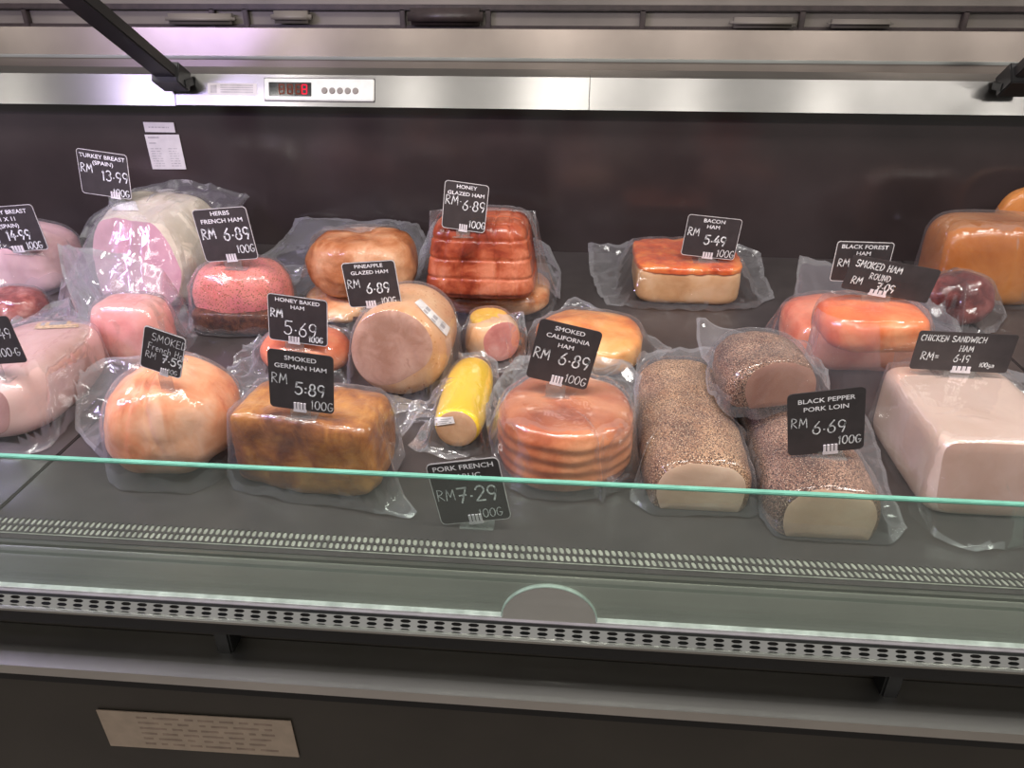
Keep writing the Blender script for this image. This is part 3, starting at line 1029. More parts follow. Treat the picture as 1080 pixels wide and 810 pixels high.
FOREST = meat('dark forest ham', [(.25, (66, 24, 24)), (.5, (112, 48, 44)), (.75, (150, 84, 78))], 46, .4, .6, coat=.4)
LOAFB = meat('honey brown loaf', [(.25, (166, 92, 38)), (.5, (190, 116, 56)), (.75, (204, 138, 80))], 10, .36, .15, coat=.5)
CHICK = meat('pale chicken loaf', [(.3, (206, 176, 160)), (.55, (218, 190, 176)), (.75, (226, 202, 190))], 9, .4, .1)
CHICKF = meat('chicken loaf end', [(.3, (178, 142, 126)), (.55, (190, 154, 138)), (.75, (198, 164, 150))], 12, .42, .1, wrinkle=.3)

# ---- left side
TB1 = ham('turkey_breast', 'pale pink turkey breast block at far left behind the dark red piece', 'ham', 0, 312, 116, 84, 66, T_PALE, p=4.5, namp=.002, seed=2,
          fn=lambda c, q, w, d, h: Vector((c.x, c.y, c.z * (1 - .35 * max(0, c.x / w + .1)))))
bag(TB1, [(-60, 320, 0), (-20, 330, 0), (18, 318, 0), (48, 310, 0), (72, 296, .012), (84, 282, .03), (80, 262, .03), (60, 250, .02), (0, 262, 0), (-60, 270, 0)], mat=FILMV, slope=1.6)
TB2 = ham('turkey_breast', 'large ivory turkey breast with flat pink cut face at back left', 'ham', 147, 331, 114, 122, 100, T_SKIN, p=3.6, namp=.006, nfreq=16, seed=4, pn=30,
          cuts=[((0, -.33, .5), (-.16, -1, .16), T_FACE, 'cut_face')],
          fn=lambda c, q, w, d, h: Vector((c.x * (1 - (.85 if c.x > 0 else .35) * max(0, c.z / h - .5) * (.5 - c.y / d)), c.y, c.z * (1 + .22 * c.y / d))))
bag(TB2, [(60, 330, 0), (90, 350, 0), (150, 352, 0), (196, 335, .01), (206, 310, .03), (226, 264, 'w'), (264, 207, 'w'), (225, 195, 'w'), (190, 190, 'w'), (140, 200, .125), (95, 230, .08), (66, 285, .02)], mat=FILMV, slope=1.4)
sticker(TB2, 'price_sticker', [(101, 212), (143, 213), (147, 223), (99, 222)], M_BAND)
TH = ham('turkey_ham_piece', 'soft pink ham piece in a long clear bag in front of the ivory turkey breast', 'ham', 136, 390, 74, 54, 70, PINKH, p=3.8, namp=.002, seed=5)
bag(TH, [(92, 360, .01), (118, 392, 0), (160, 388, 0), (196, 378, .004), (210, 352, .0), (196, 320, .03), (172, 285, .1), (130, 268, .125), (84, 262, .12), (60, 258, .11), (66, 290, .08), (80, 330, .03)], mat=FILMV, slope=2.2, crumple=.005, freq=18)
DR = ham('dark_meat_piece', 'small dark red meat piece cut off by the left edge of the picture', 'ham', 4, 347, 62, 52, 34, SALAMI, p=2.6, namp=.003, seed=6)
bag(DR, [(-30, 350, 0), (0, 356, 0), (28, 348, 0), (42, 330, .008), (44, 314, .02), (26, 308, .02), (0, 318, 0), (-30, 326, 0)], slope=1.6)
LL = ham('cooked_ham_loaf', 'long pale pink ham loaf lying end on at the left edge', 'ham', -19, 474, 112, 190, 80, LOAF, p=3.2, namp=.0016, nfreq=10, seed=7, pn=26,
         cuts=[((0, -.455, .4), (.0, -1, .14), LOAFC, 'cut_face')])
sticker(LL, 'printed_label', [(52, 322), (92, 318), (82, 346), (36, 348)], plain('yellow tinted print', (206, 170, 130), .5, nscale=300, namt=.25), 1)
bag(LL, [(-70, 478, 0), (-20, 484, 0), (20, 482, 0), (50, 476, 0), (68, 458, 0), (92, 418, 0), (128, 380, .01), (142, 352, .02), (120, 316, .03), (90, 314, .03), (40, 324, .02), (-40, 360, 0)], mat=FILMV, slope=3.0, m=44)
def folds(c, q, w, d, h):
    t = max(0, c.z / h)
    k = 1 - .06 * t * math.exp(-((c.x / w - .2 + .22 * t) / .028) ** 2) - .05 * t * math.exp(-((c.x / w + .2 - .1 * t) / .03) ** 2) - .045 * math.exp(-((c.x / w - .06 - .05 * t) / .03) ** 2) * (t < .7) * (.7 - t)
    return Vector((c.x * (1 - .26 * max(0, t - .3)), c.y * (1 - .2 * max(0, t - .3)), c.z)) * k
SF = ham('smoked_french_ham', 'rounded peach coloured ham dome with creases at left front', 'ham', 163, 516, 142, 130, 112, PEACH, p=2.35, namp=.008, nfreq=13, seed=12, pn=44, fn=folds)
bag(SF, [(100, 478, 0), (128, 506, 0), (160, 520, 0), (200, 523, 0), (228, 510, 0), (246, 490, 0), (250, 462, .01), (240, 425, .02), (222, 385, .055), (205, 373, .06), (150, 374, .06), (110, 380, .05), (78, 400, .04), (80, 430, .015), (80, 456, 0)], slope=2.4)
HB = ham('herbs_french_ham', 'rosy ham with green herbs and dark crust base, left of centre back', 'ham', 248, 354, 102, 78, 70, HERB, p=2.5, namp=.003, seed=11, part='meat')
BC = blob(16, 5, (HB.w * .94, HB.d * .8, HB.h * .4), .0015, 40, -.95, 3)
for v in BC.verts:
    v.co.y -= HB.d * .15
grow(HB, BC)
from_bm('herb_crust', BC, CRUST, HB.root, True)
bag(HB, [(196, 344, 0), (205, 354, 0), (240, 358, 0), (278, 356, 0), (300, 342, 0), (304, 318, .01), (300, 290, .03), (290, 276, .045), (240, 274, .05), (205, 285, .04), (196, 310, .02)], slope=2.6)

# ---- left of centre
PG = ham('pineapple_glazed_ham', 'flat golden ham piece under the pineapple glazed card', 'ham', 350, 348, 84, 150, 27, PINEAP, p=2.6, namp=.003, seed=15)
bag(PG, [(298, 330, 0), (318, 352, 0), (352, 358, 0), (388, 346, 0), (402, 326, 0), (410, 300, .01), (396, 285, .025), (350, 280, .03), (300, 284, .022), (290, 308, .006)], slope=1.6, crumple=.009)
sticker(PG, 'dark_label', [(372, 334), (388, 333), (388, 344), (371, 346)], plain('maroon label', (96, 52, 46), .5))
TD = ham('browned_ham', 'tan drum shaped ham without its own tag, behind the pineapple glazed card', 'ham', 376, 318, 112, 84, 60, DRUM, z0=top_of(PG), p=5.5, p2=3.0, cyl='z', namp=.005, seed=13, pn=28,
         fn=lambda c, q, w, d, h: Vector((c.x * (1.04 - .16 * (c.z / h - .45) ** 2 * 4), c.y * (1.04 - .1 * (c.z / h - .45) ** 2 * 4), c.z)))
bag(TD, [(306, 302, .031), (340, 304, .031), (380, 304, .031), (430, 300, .03), (448, 284, .03), (450, 252, .04), (440, 234, .055), (420, 221, .06), (335, 221, .06), (314, 226, .062), (308, 240, .05), (290, 262, .025), (272, 274, .02), (274, 284, .015)], slope=2.6)
HBK = ham('honey_baked_ham', 'small reddish orange ham behind the smoked german ham card', 'ham', 314, 404, 98, 74, 44, HONEYB, p=2.3, namp=.002, seed=16)
bag(HBK, [(250, 430, 0), (280, 428, 0), (330, 414, 0), (368, 408, 0), (378, 388, 0), (380, 362, .01), (366, 350, .02), (330, 346, .03), (290, 350, .03), (262, 362, .025), (244, 384, .02), (236, 408, .012)], slope=1.8, crumple=.012, freq=60)
GH = ham('smoked_german_ham', 'square golden brown ham block beneath the smoked german ham card', 'ham', 317, 522, 156, 92, 90, GERMAN, p=6.5, namp=.005, nfreq=22, seed=18, rot=-9, pn=30)
bag(GH, [(240, 505, 0), (246, 518, 0), (300, 530, 0), (360, 538, 0), (432, 549, 0), (440, 543, .004), (418, 512, 0), (412, 480, .01), (424, 462, .02), (448, 434, .02), (442, 426, .03), (405, 415, .06), (360, 412, .07), (280, 408, .06), (246, 428, .05), (236, 470, .02)], slope=3.2)
CY = ham('ham_sausage_cylinder', 'thick tan ham cylinder with white sticker and mottled cut face', 'ham', 420, 424, 104, 112, 98, BOLOG, p=5.0, cyl='y', namp=.001, nfreq=12, flat=-.97, seed=20, pn=30,
         cuts=[((0, -.44, .5), (-.14, -1, .22), BOLOGF, 'cut_face')])
bag(CY, [(368, 425, 0), (400, 440, 0), (448, 434, .004), (454, 424, .01), (475, 402, 0), (486, 372, .01), (484, 340, .04), (470, 314, .07), (440, 304, .09), (405, 310, .09), (380, 340, .06), (366, 385, .02)], slope=3.6)
sticker(CY, 'white_sticker', [(437, 320), (443, 316), (474, 346), (470, 355)], M_BAND, 1)
SL = ham('glazed_ham_slab', 'flat reddish ham slab with pale side lying under the netted ham', 'ham', 520, 339, 116, 100, 30, SLAB, p=3.0, namp=.002, seed=22)
bag(SL, [(462, 328, 0), (475, 342, 0), (530, 346, 0), (570, 340, 0), (586, 322, 0), (590, 300, .01), (580, 280, .02), (520, 275, .03), (470, 290, .03), (458, 310, .01)], slope=1.4)
def net(c, q, w, d, h):
    gx = min(abs(((c.x / w * 6 + .5) % 1) - .5), 1)
    gz = min(abs(((c.z / h * 4 + .35) % 1) - .5), 1)
    gy = min(abs(((c.y / d * 4) % 1) - .5), 1)
    gr = math.exp(-(gx / .07) ** 2) * .5 + (math.exp(-(gz / .08) ** 2) if abs(q.z) < .93 else math.exp(-(gy / .08) ** 2)) * .5
    k = 1.1 - .24 * c.z / h
    return Vector((c.x * k, c.y * (1.1 - .2 * c.z / h), c.z)) * (1 - .045 * gr)
HG = ham('honey_glazed_ham', 'red brown ham with net marks stacked on the flat ham slab', 'ham', 505, 316, 112, 88, 80, NETTED, z0=top_of(SL), p=5.5, namp=.002, seed=23, pn=66, fn=net)
bag(HG, [(436, 300, .028), (450, 310, .028), (500, 314, .028), (550, 314, .028), (575, 312, .03), (590, 316, .012), (592, 288, .02), (580, 262, .05), (552, 244, .08), (535, 225, .1), (480, 222, .1), (456, 236, .09), (444, 262, .06)], slope=3.0, mat=FILMV)
SP = ham('small_pale_ham', 'small pale ham with yellow top and rosy cut face beside the tan cylinder', 'ham', 516, 388, 58, 56, 48, PALEHAM, p=2.5, namp=.002, seed=25,
         cuts=[((.16, -.3, .4), (.62, -.78, .05), PALECUT, 'cut_face')])
YT = blob(14, 2.4, (SP.w * .7, SP.d * .75, SP.h * .22), .001, 30, -.6, 5)
for v in YT.verts:
    v.co += Vector((-SP.w * .05, SP.d * .08, SP.h * .8))
grow(SP, YT)
from_bm('yellow_rind', YT, YFAT, SP.root, True)
bag(SP, [(478, 372, 0), (488, 392, 0), (520, 396, 0), (550, 392, 0), (556, 374, .01), (556, 350, .03), (552, 330, .05), (540, 332, .04), (500, 338, .04), (484, 348, .03)], slope=2.4)
YS_ = ham('garlic_sausage', 'bright yellow cased sausage with beige cut end behind the pork french garlic card', 'sausage', 481, 480, 56, 158, 47, YELLOW, p=3.6, cyl='y', namp=.0005, flat=-.96, seed=26, pn=28,
          cuts=[((0, -.43, .5), (-.05, -1, .25), GARLIC, 'cut_face')])
bag(YS_, [(420, 462, 0), (440, 478, 0), (474, 486, 0), (510, 480, 0), (524, 458, 0), (528, 420, 0), (526, 384, .02), (510, 372, .03), (482, 376, .03), (458, 410, .01), (428, 440, 0)], slope=3.2)
sticker(YS_, 'label_band', [(451, 441), (478, 439), (480, 446), (451, 450)], M_BAND, 1)

# ---- centre and right
def rings(c, q, w, d, h):
    k = 1 + .009 * math.sin(c.z / h * 2 * math.pi * 5.6 + 1.5 * noise.noise(c * 30)) * (1 if abs(q.z) < .85 else 0)
    return Vector((c.x * k, c.y * k, c.z - .1 * h * math.exp(-((c.x / w) ** 2 + (c.y / d + .12) ** 2) / .05) * (q.z > 0)))
OC = ham('orange_smoked_ham', 'bright orange ham partly hidden behind the smoked california card', 'ham', 620, 404, 118, 120, 42, ORANGE, p=3.2, p2=2.3, cyl='z', namp=.003, seed=28)
bag(OC, [(560, 392, 0), (590, 410, 0), (650, 408, 0), (686, 390, 0), (710, 368, 0), (690, 358, .01), (662, 344, .025), (628, 326, .035), (606, 312, .045), (590, 326, .03), (562, 340, .025), (552, 366, .01)], slope=2.0)
CA = ham('smoked_california_ham', 'big round reddish ham with ridged sides in the middle front', 'ham', 594, 526, 148, 150, 80, CALI, p=5.0, p2=2.15, cyl='z', namp=.0025, nfreq=16, seed=29, pn=36, fn=rings)
bag(CA, [(516, 470, .02), (524, 500, 0), (548, 520, 0), (580, 526, 0), (628, 522, 0), (634, 534, 0), (642, 520, 0), (676, 512, 0), (692, 490, 0), (690, 450, .01), (680, 410, .03), (664, 384, .05), (600, 368, .06), (545, 378, .05), (520, 410, .04), (512, 440, .03)], slope=3.0)
BH = ham('bacon_ham', 'orange topped rectangular ham block with beige side at back right of centre', 'ham', 725, 323, 110, 100, 41, BACONF, p=6, namp=.001, seed=31)
RB = blob(24, 5, (BH.w * 1.015, BH.d * 1.02, BH.h * .24), .0024, 50, -.95, 8)
for v in RB.verts:
    v.co.z += BH.h * .8
grow(BH, RB)
RN = from_bm('orange_rind', RB, BACONR, BH.root, True)
bag(BH, [(640, 322, 0), (680, 327, 0), (740, 330, 0), (790, 328, 0), (818, 316, 0), (806, 290, .01), (802, 268, .03), (780, 260, .045), (720, 258, .05), (684, 252, .052), (650, 260, .045), (620, 258, .042), (622, 285, .02), (630, 308, .006)], slope=2.2, crumple=.008)
def arch(c, q, w, d, h):
    return Vector((c.x, c.y, c.z))
PL1 = ham('pepper_pork_loin', 'leftmost of three pepper crusted loins, beside the round california ham', 'loin', 738, 541, 116, 262, 62, PEPPER, p=6, p2=2.5, cyl='y', namp=.0018, nfreq=30, flat=-.3, seed=33, pn=38,
          cuts=[((0, -.475, .4), (0, -1, .12), LOINF, 'cut_face')])
bag(PL1, [(664, 530, 0), (690, 545, 0), (740, 546, 0), (790, 548, 0), (806, 540, 0), (806, 500, 0), (790, 440, 0), (772, 390, .01), (750, 368, .02), (700, 368, .03), (672, 380, .02), (668, 430, .0), (664, 490, 0)], slope=3.0, m=44)
PL2 = ham('pepper_pork_loin', 'pepper crusted loin with pale cut end behind the black pepper card', 'loin', 872, 570, 120, 240, 64, PEPPER2, p=6, p2=2.5, cyl='y', namp=.0018, nfreq=30, flat=-.3, seed=35, pn=38,
          cuts=[((0, -.475, .4), (0, -1, .12), LOINF, 'cut_face')])
bag(PL2, [(812, 548, 0), (830, 566, 0), (880, 574, 0), (940, 577, 0), (957, 560, 0), (940, 520, .01), (926, 470, .015), (905, 420, .02), (880, 395, .03), (820, 392, .03), (798, 420, .0), (806, 500, 0)], slope=3.0, m=44)
PL3 = ham('pepper_pork_loin', 'short pepper crusted loin with mauve cut end resting atop the other two', 'loin', 813, 433, 100, 112, 50, PEPPER2, z0=top_of(PL2) + .004, p=4, p2=2.4, cyl='y', namp=.0018, nfreq=30, flat=-.4, seed=37, pn=34,
          cuts=[((.05, -.4, .4), (.3, -1, .15), LOIND, 'cut_face')])
bag(PL3, [(756, 424, .064), (790, 436, .064), (840, 440, .064), (876, 428, .064), (874, 390, .066), (850, 362, .08), (800, 352, .09), (768, 350, .09), (734, 334, .1), (734, 360, .08), (745, 395, .055)], slope=1.7, lift=.004)
SR1 = ham('smoked_round_ham', 'salmon pink ham slab in a wide clear bag beneath the orange round ham', 'ham', 908, 398, 146, 108, 60, ROUND, p=3.4, namp=.002, seed=39)
SR2 = ham('smoked_round_ham', 'glossy orange round ham half tucked behind the smoked ham round card', 'ham', 928, 380, 112, 92, 46, ROUNDO, z0=top_of(SR1), p=2.8, namp=.003, seed=40)
bag(SR1, [(830, 396, 0), (850, 408, 0), (900, 408, 0), (950, 402, 0), (1000, 384, 0), (1012, 352, .01), (1000, 312, .04), (985, 296, .06), (900, 285, .08), (842, 272, .11), (840, 300, .08), (834, 340, .04), (800, 360, .004)], slope=2.2, mat=FILMV, extra=[SR2], crumple=.008)
FH = ham('black_forest_ham', 'dark red coarse ham in clear wrap between orange round and brown loaf', 'ham', 1008, 347, 74, 50, 52, FOREST, p=2.3, namp=.004, seed=42, rot=-8)
bag(FH, [(985, 356, 0), (1020, 362, 0), (1050, 352, .0), (1062, 335, .004), (1050, 306, .02), (1030, 284, .04), (1000, 272, .055), (975, 276, .05), (968, 310, .02)], slope=1.8)
BL2 = ham('brown_ham_loaf', 'second honey brown loaf peeking out at the right edge behind the first', 'ham', 1088, 296, 100, 28, 96, LOAFB, p=3.2, namp=.0015, seed=45)
BL1 = ham('brown_ham_loaf', 'honey brown rounded loaf in tight clear wrap at right back', 'ham', 1046, 325, 122, 76, 86, LOAFB, p=4.2, namp=.0015, nfreq=14, seed=44)
bag(BL1, [(990, 300, .03), (1000, 322, .004), (1050, 328, .0), (1110, 326, .0), (1128, 300, .03), (1126, 262, .06), (1110, 232, .08), (1040, 226, .09), (1000, 226, .09), (984, 250, .07)], slope=2.2, crumple=.003, lift=.004, mat=TIGHT)
CS = ham('chicken_sandwich_ham', 'pale squared chicken loaf with beige end at right front', 'ham', 1047, 548, 142, 190, 90, CHICK, p=8.0, namp=.0008, nfreq=10, seed=47, pn=30,
         cuts=[((0, -.47, .4), (0, -1, .1), CHICKF, 'cut_face')])
bag(CS, [(948, 500, 0), (960, 545, 0), (985, 570, 0), (1030, 584, 0), (1080, 580, 0), (1140, 570, 0), (1150, 500, 0), (1100, 400, .06), (1040, 384, .07), (960, 384, .065), (930, 384, .05), (918, 402, .04), (930, 440, .01)], slope=1.6, lift=.005, mat=TIGHT)

for a_, k_ in BAGS:
    make_bag(*a_, **k_)

# ------------------------------------------------------------------ price cards
def arc(cx, cy, rx, ry, a0, a1, n=10):
    return [(cx + rx * math.cos(R(a0 + (a1 - a0) * i / n)), cy + ry * math.sin(R(a0 + (a1 - a0) * i / n))) for i in range(n + 1)]
GL = {
 '0': (.6, [arc(.3, .5, .27, .5, 90, 450, 16)]),
 '1': (.3, [[(.05, .8), (.16, 1), (.16, 0)]]),
 '2': (.6, [arc(.3, .72, .25, .27, 170, -30) + [(.04, 0), (.58, .02)]]),
 '3': (.6, [arc(.28, .75, .24, .25, 150, -80), arc(.28, .26, .27, .27, 85, -150)]),
 '4': (.6, [[(.36, 1), (.02, .36), (.6, .36)], [(.44, .62), (.42, 0)]]),
 '5': (.6, [[(.55, 1), (.1, 1), (.07, .58)] + arc(.26, .32, .28, .32, 110, -150)]),
 '6': (.6, [[(.44, 1), (.16, .62)] + arc(.29, .28, .25, .28, 150, 510, 14)]),
 '7': (.6, [[(.02, .98), (.56, 1), (.22, 0)], [(.12, .5), (.52, .52)]]),
 '8': (.6, [arc(.3, .75, .2, .24, 270, -90, 14), arc(.3, .26, .26, .26, 90, 450, 14)]),
 '9': (.6, [arc(.28, .7, .24, .28, 20, 380, 14) + [(.46, .3), (.36, 0)]]),
 '.': (.22, [[(.08, .38), (.15, .38)]]), ',': (.2, [[(.1, .05), (.1, 0)]]), ':': (.2, [[(.07, .6), (.14, .6)], [(.07, .25), (.14, .25)]]),
 '-': (.3, [[(.03, .45), (.24, .45)]]), '=': (.45, [[(.04, .6), (.38, .62)], [(.04, .36), (.38, .38)]]), ' ': (.35, []),
 'R': (.6, [[(.06, 0), (.06, 1)] + arc(.1, .76, .38, .24, 90, -90, 8) + [(.56, 0)]]),
 'M': (.8, [[(.04, 0), (.12, 1), (.38, .3), (.64, 1), (.74, 0)]]),
 'G': (.62, [arc(.32, .5, .28, .5, 50, 340) + [(.6, .42), (.34, .44)]]),
 'g': (.5, [arc(.24, .4, .2, .26, 30, 390, 12) + [(.44, -.1)] + arc(.24, -.1, .2, .22, 0, -150, 6)]),
 'm': (.7, [[(.04, 0), (.05, .6)] + arc(.2, .42, .14, .18, 160, 0, 6) + [(.34, 0)], arc(.49, .42, .14, .18, 170, 0, 6) + [(.63, 0)]]),
 'S': (.6, [arc(.3, .75, .24, .25, 40, 270) + arc(.3, .25, .26, .25, 90, -150)]),
 'O': (.64, [arc(.32, .5, .28, .5, 90, 450, 16)]),
 'K': (.6, [[(.06, 0), (.06, 1)], [(.54, 1), (.08, .46), (.56, 0)]]),
 'E': (.55, [[(.5, 1), (.06, 1), (.06, 0), (.52, 0)], [(.06, .52), (.42, .52)]]),
 'D': (.62, [[(.06, 0), (.06, 1)] + arc(.08, .5, .48, .5, 90, -90, 10) + [(.04, 0)]]),
 'F': (.52, [[(.5, 1), (.06, 1), (.06, 0)], [(.06, .52), (.4, .52)]]),
 'r': (.4, [[(.06, .6), (.06, 0)], arc(.26, .36, .2, .22, 180, 50, 6)]),
 'e': (.48, [[(.06, .32), (.42, .34)] + arc(.24, .3, .19, .3, 10, 310, 12)]),
 'n': (.5, [[(.06, 0), (.06, .6)] + arc(.24, .38, .18, .22, 160, 0, 6) + [(.42, 0)]]),
 'c': (.44, [arc(.25, .3, .2, .3, 50, 310)]),
 'h': (.5, [[(.06, 1), (.06, 0)], arc(.24, .36, .18, .22, 170, 0, 6) + [(.42, 0)]]),
 'a': (.48, [arc(.23, .3, .19, .3, 20, 380, 12) + [(.43, 0)]]),
 'H': (.62, [[(.06, 0), (.06, 1)], [(.54, 0), (.54, 1)], [(.06, .5), (.54, .52)]]),
 'A': (.62, [[(.03, 0), (.3, 1), (.58, 0)], [(.14, .36), (.48, .36)]]),
 'U': (.62, [[(.06, 1), (.06, .3)] + arc(.3, .3, .24, .3, 180, 360) + [(.54, 1)]]),
 'N': (.64, [[(.06, 0), (.06, 1), (.54, 0), (.54, 1)]]),
 'I': (.2, [[(.1, 0), (.1, 1)]]),
 'W': (.85, [[(.03, 1), (.2, 0), (.42, .7), (.62, 0), (.8, 1)]]),
 'C': (.6, [arc(.32, .5, .28, .5, 50, 310)]),
 'L': (.5, [[(.06, 1), (.06, 0), (.48, 0)]]),
}
def strokes(bm, text, x, y, hgt, th, z, m, slope=0.0, slant=.06):
    rnd = random.Random(text + str(round(x, 4)))
    cx = x
    for ch in text:
        w, ps = GL.get(ch, (.5, []))
        dy = rnd.uniform(-.03, .03) * hgt + (cx - x) * slope
        for p in ps:
            full = [Vector((cx + (a + slant * b) * hgt * .95, y + dy + b * hgt, z)) for a, b in p]
            runs, cur = [], [full[0]]
            for i in range(1, len(full)):
                cur.append(full[i])
                if i < len(full) - 1:
                    d1, d2 = full[i] - full[i - 1], full[i + 1] - full[i]
                    if d1.length > 1e-9 and d2.length > 1e-9 and d1.angle(d2) > .8:
                        runs.append(cur)
                        cur = [full[i]]
            runs.append(cur)
            for pts in runs:
              pv = None
              for i, q in enumerate(pts):
                  a = pts[max(0, i - 1)]
                  b = pts[min(len(pts) - 1, i + 1)]
                  d = (b - a)
                  d = d.normalized() if d.length > 1e-9 else Vector((1, 0, 0))
                  e = Vector((-d.y, d.x, 0)) * th * rnd.uniform(.42, .56)
                  if i == 0:
                      q = q - d * th * .3
                  if i == len(pts) - 1:
                      q = q + d * th * .3
                  l, r = bm.verts.new(m @ (q + e)), bm.verts.new(m @ (q - e))
                  if pv:
                      bm.faces.new((pv[0], pv[1], r, l))
                  pv = (l, r)
        cx += (w + .12) * hgt * .95
    return cx
def font_mesh(text, cx, cy, hgt, z, m, bm, maxw=None):
    cu_ = bpy.data.curves.new('lettering', 'FONT')
    cu_.body = text
    cu_.align_x = 'CENTER'
    cu_.size = 1.0
    cu_.offset = .012
    cu_.resolution_u = 3
    o = bpy.data.objects.new('lettering', cu_)
    me = bpy.data.meshes.new_from_object(o)
    xs_ = [v.co.x for v in me.vertices] or [0]
    wd_ = max(xs_) - min(xs_)
    k = hgt / .69
    kx = k * 1.18
    if maxw and wd_ * kx > maxw:
        kx = maxw / wd_
    for v in me.vertices:
        v.co = m @ Vector((v.co.x * kx + cx, v.co.y * k + cy, z))
    bm.from_mesh(me)
    bpy.data.meshes.remove(me)
    bpy.data.objects.remove(o)
    bpy.data.curves.remove(cu_)
def surface_hit(px, py):
    best = None
    for mw, bv in BVHS:
        inv = mw.inverted()
        o = inv @ CAMLOC
        d = (inv.to_3x3() @ ray(px, py)).normalized()
        h = bv.ray_cast(o, d)
        if h[0] is not None:
            p = mw @ h[0]
            if best is None or (p - CAMLOC).length < (best - CAMLOC).length:
                best = p
    return best
def card(corners, hit, prints, writes, label, rim=True, on_deck=False, clip=.5, plate=True, th=.018, dy=0.0, chalk=None, rad=.07):
    """corners tl, tr, br, bl in the photo; hit = photo point where its clip meets the ham"""
    base = onz(hit[0], hit[1], 0.001) if on_deck else (surface_hit(*hit) or onz(hit[0], hit[1], 0.0))
    y = base.y + dy
    pts = [ony(c[0], c[1], y) for c in corners]
    c = sum(pts, Vector()) / 4
    r = ((pts[1] - pts[0]) + (pts[2] - pts[3])) / 2
    d = ((pts[3] - pts[0]) + (pts[2] - pts[1])) / 2
    w, h = r.length, d.length
    r.normalize()
    up = (-d - r * (-d).dot(r)).normalized()
    n = r.cross(up).normalized()
    o = empty('price_card', base, 0, label, 'price tag')
    m = Matrix.Translation(c - base) @ Matrix((r, up, n)).transposed().to_4x4()
    # card with rounded corners
    def rrect(ww, hh, rr):
        q = []
        for (sx, sy, a0) in ((1, 1, 0), (-1, 1, 90), (-1, -1, 180), (1, -1, 270)):
            q += arc(sx * (ww / 2 - rr), sy * (hh / 2 - rr), rr, rr, a0, a0 + 90, 4)
        return q
    rr = h * rad
    def slab(ww, hh, z0, z1, rr):
        bm = bmesh.new()
        q = rrect(ww, hh, rr)
        a = [bm.verts.new(m @ Vector((p[0], p[1], z1))) for p in q]
        b = [bm.verts.new(m @ Vector((p[0], p[1], z0))) for p in q]
        bm.faces.new(a)
        bm.faces.new(b[::-1])
        for i in range(len(q)):
            j = (i + 1) % len(q)
            bm.faces.new((a[i], b[i], b[j], a[j]))
        return bm
    from_bm('card', slab(w, h, -.0006, .0006, rr), M_CARD, o)
    if rim:
        bm = bmesh.new()
        q, q2 = rrect(w, h, rr), rrect(w - .0016, h - .0016, rr * .9)
        a = [bm.verts.new(m @ Vector((p[0], p[1], .0008))) for p in q]
        b = [bm.verts.new(m @ Vector((p[0], p[1], .0008))) for p in q2]
        c_ = [bm.verts.new(m @ Vector((p[0], p[1], -.0007))) for p in q]
        for i in range(len(q)):
            j = (i + 1) % len(q)
            bm.faces.new((a[i], a[j], b[j], b[i]))
            bm.faces.new((a[i], c_[i], c_[j], a[j]))
        from_bm('white_border', bm, M_RIM, o)
    if prints:
        bm = bmesh.new()
        for (t, x, yy, hh) in prints:
            font_mesh(t, x * w, (yy + .03) * h, hh * h * .85, .0009, m, bm, w * .9)
        from_bm('printed_name', bm, M_PRINT, o)
    if writes:
        bm = bmesh.new()
        for wr in writes:
            t, x, yy, hh = wr[:4]
            tk = wr[4] if len(wr) > 4 else 1.0
            sl = wr[5] if len(wr) > 5 else 0.0
            strokes(bm, t, x * w, yy * h, hh * h * .86, th * w * tk * .95, .0009, m, sl)
        from_bm('handwriting', bm, chalk or M_CHALK, o)
    # clip: a small comb of frosted teeth at the foot of the card
    bm = bmesh.new()
    cw_ = w * .2
    cx = (clip - .5) * w
    box(bm, (cx - cw_ / 2, -h / 2 - .002, -.0016), (cx + cw_ / 2, -h / 2 + .0008, .0018), 0, m)
    for k in range(4):
        xk = cx + (k - 1.5) * cw_ / 4
        box(bm, (xk - cw_ * .085, -h / 2 + .0006, .0007), (xk + cw_ * .085, -h / 2 + h * .13, .0018), 0, m)
    from_bm('clip', bm, M_CLIP, o)
    # clear foot that lies on the ham, with a short stem up to the clip
    bl = m @ Vector((cx, -h / 2, 0))
    bm = bmesh.new()
    z0 = min(0.0, bl.z - .001)
    box(bm, (bl.x - w * .16, bl.y - .0012, z0), (bl.x + w * .16, bl.y + .0006, bl.z), 0)
    if plate:
        box(bm, (bl.x - w * .24, bl.y - .004, z0 - .0004), (bl.x + w * .24, bl.y + .03, z0 + .0008), 0)
    from_bm('clear_foot', bm, M_ACRY, o)
    return o

card([(-29, 219), (34, 216), (51, 262), (-12, 268)], (22, 268), [('TURKEY BREAST', 0, .3, .1), ('11 X 11', 0, .15, .1), ('(SPAIN)', 0, .0, .1)], [('RM', -.42, -.26, .2), ('14.99', -.1, -.24, .24, 1.4), ('100G', .16, -.46, .18)], 'turkey breast 11 x 11 card at the left edge reading 14.99')
card([(79, 156), (132, 163), (141, 211), (88, 203)], (120, 219), [('TURKEY BREAST', 0, .3, .1), ('(SPAIN)', 0, .16, .1)], [('RM', -.46, .0, .22, 1), ('13.99', -.05, -.14, .26, 1.3), ('100G', .14, -.46, .18, 1)], 'leaning turkey breast card atop the ivory turkey breast reading 13.99', clip=.68)
card([(207, 221), (262, 218), (270, 272), (213, 277)], (240, 284), [('HERBS', 0, .34, .09), ('FRENCH HAM', 0, .2, .09)], [('RM', -.44, -.06, .22, 1.3), ('6.89', -.04, -.1, .26, 1.6), ('100G', .14, -.36, .17)], 'herbs french ham card on the rosy herb ham reading 6.89')
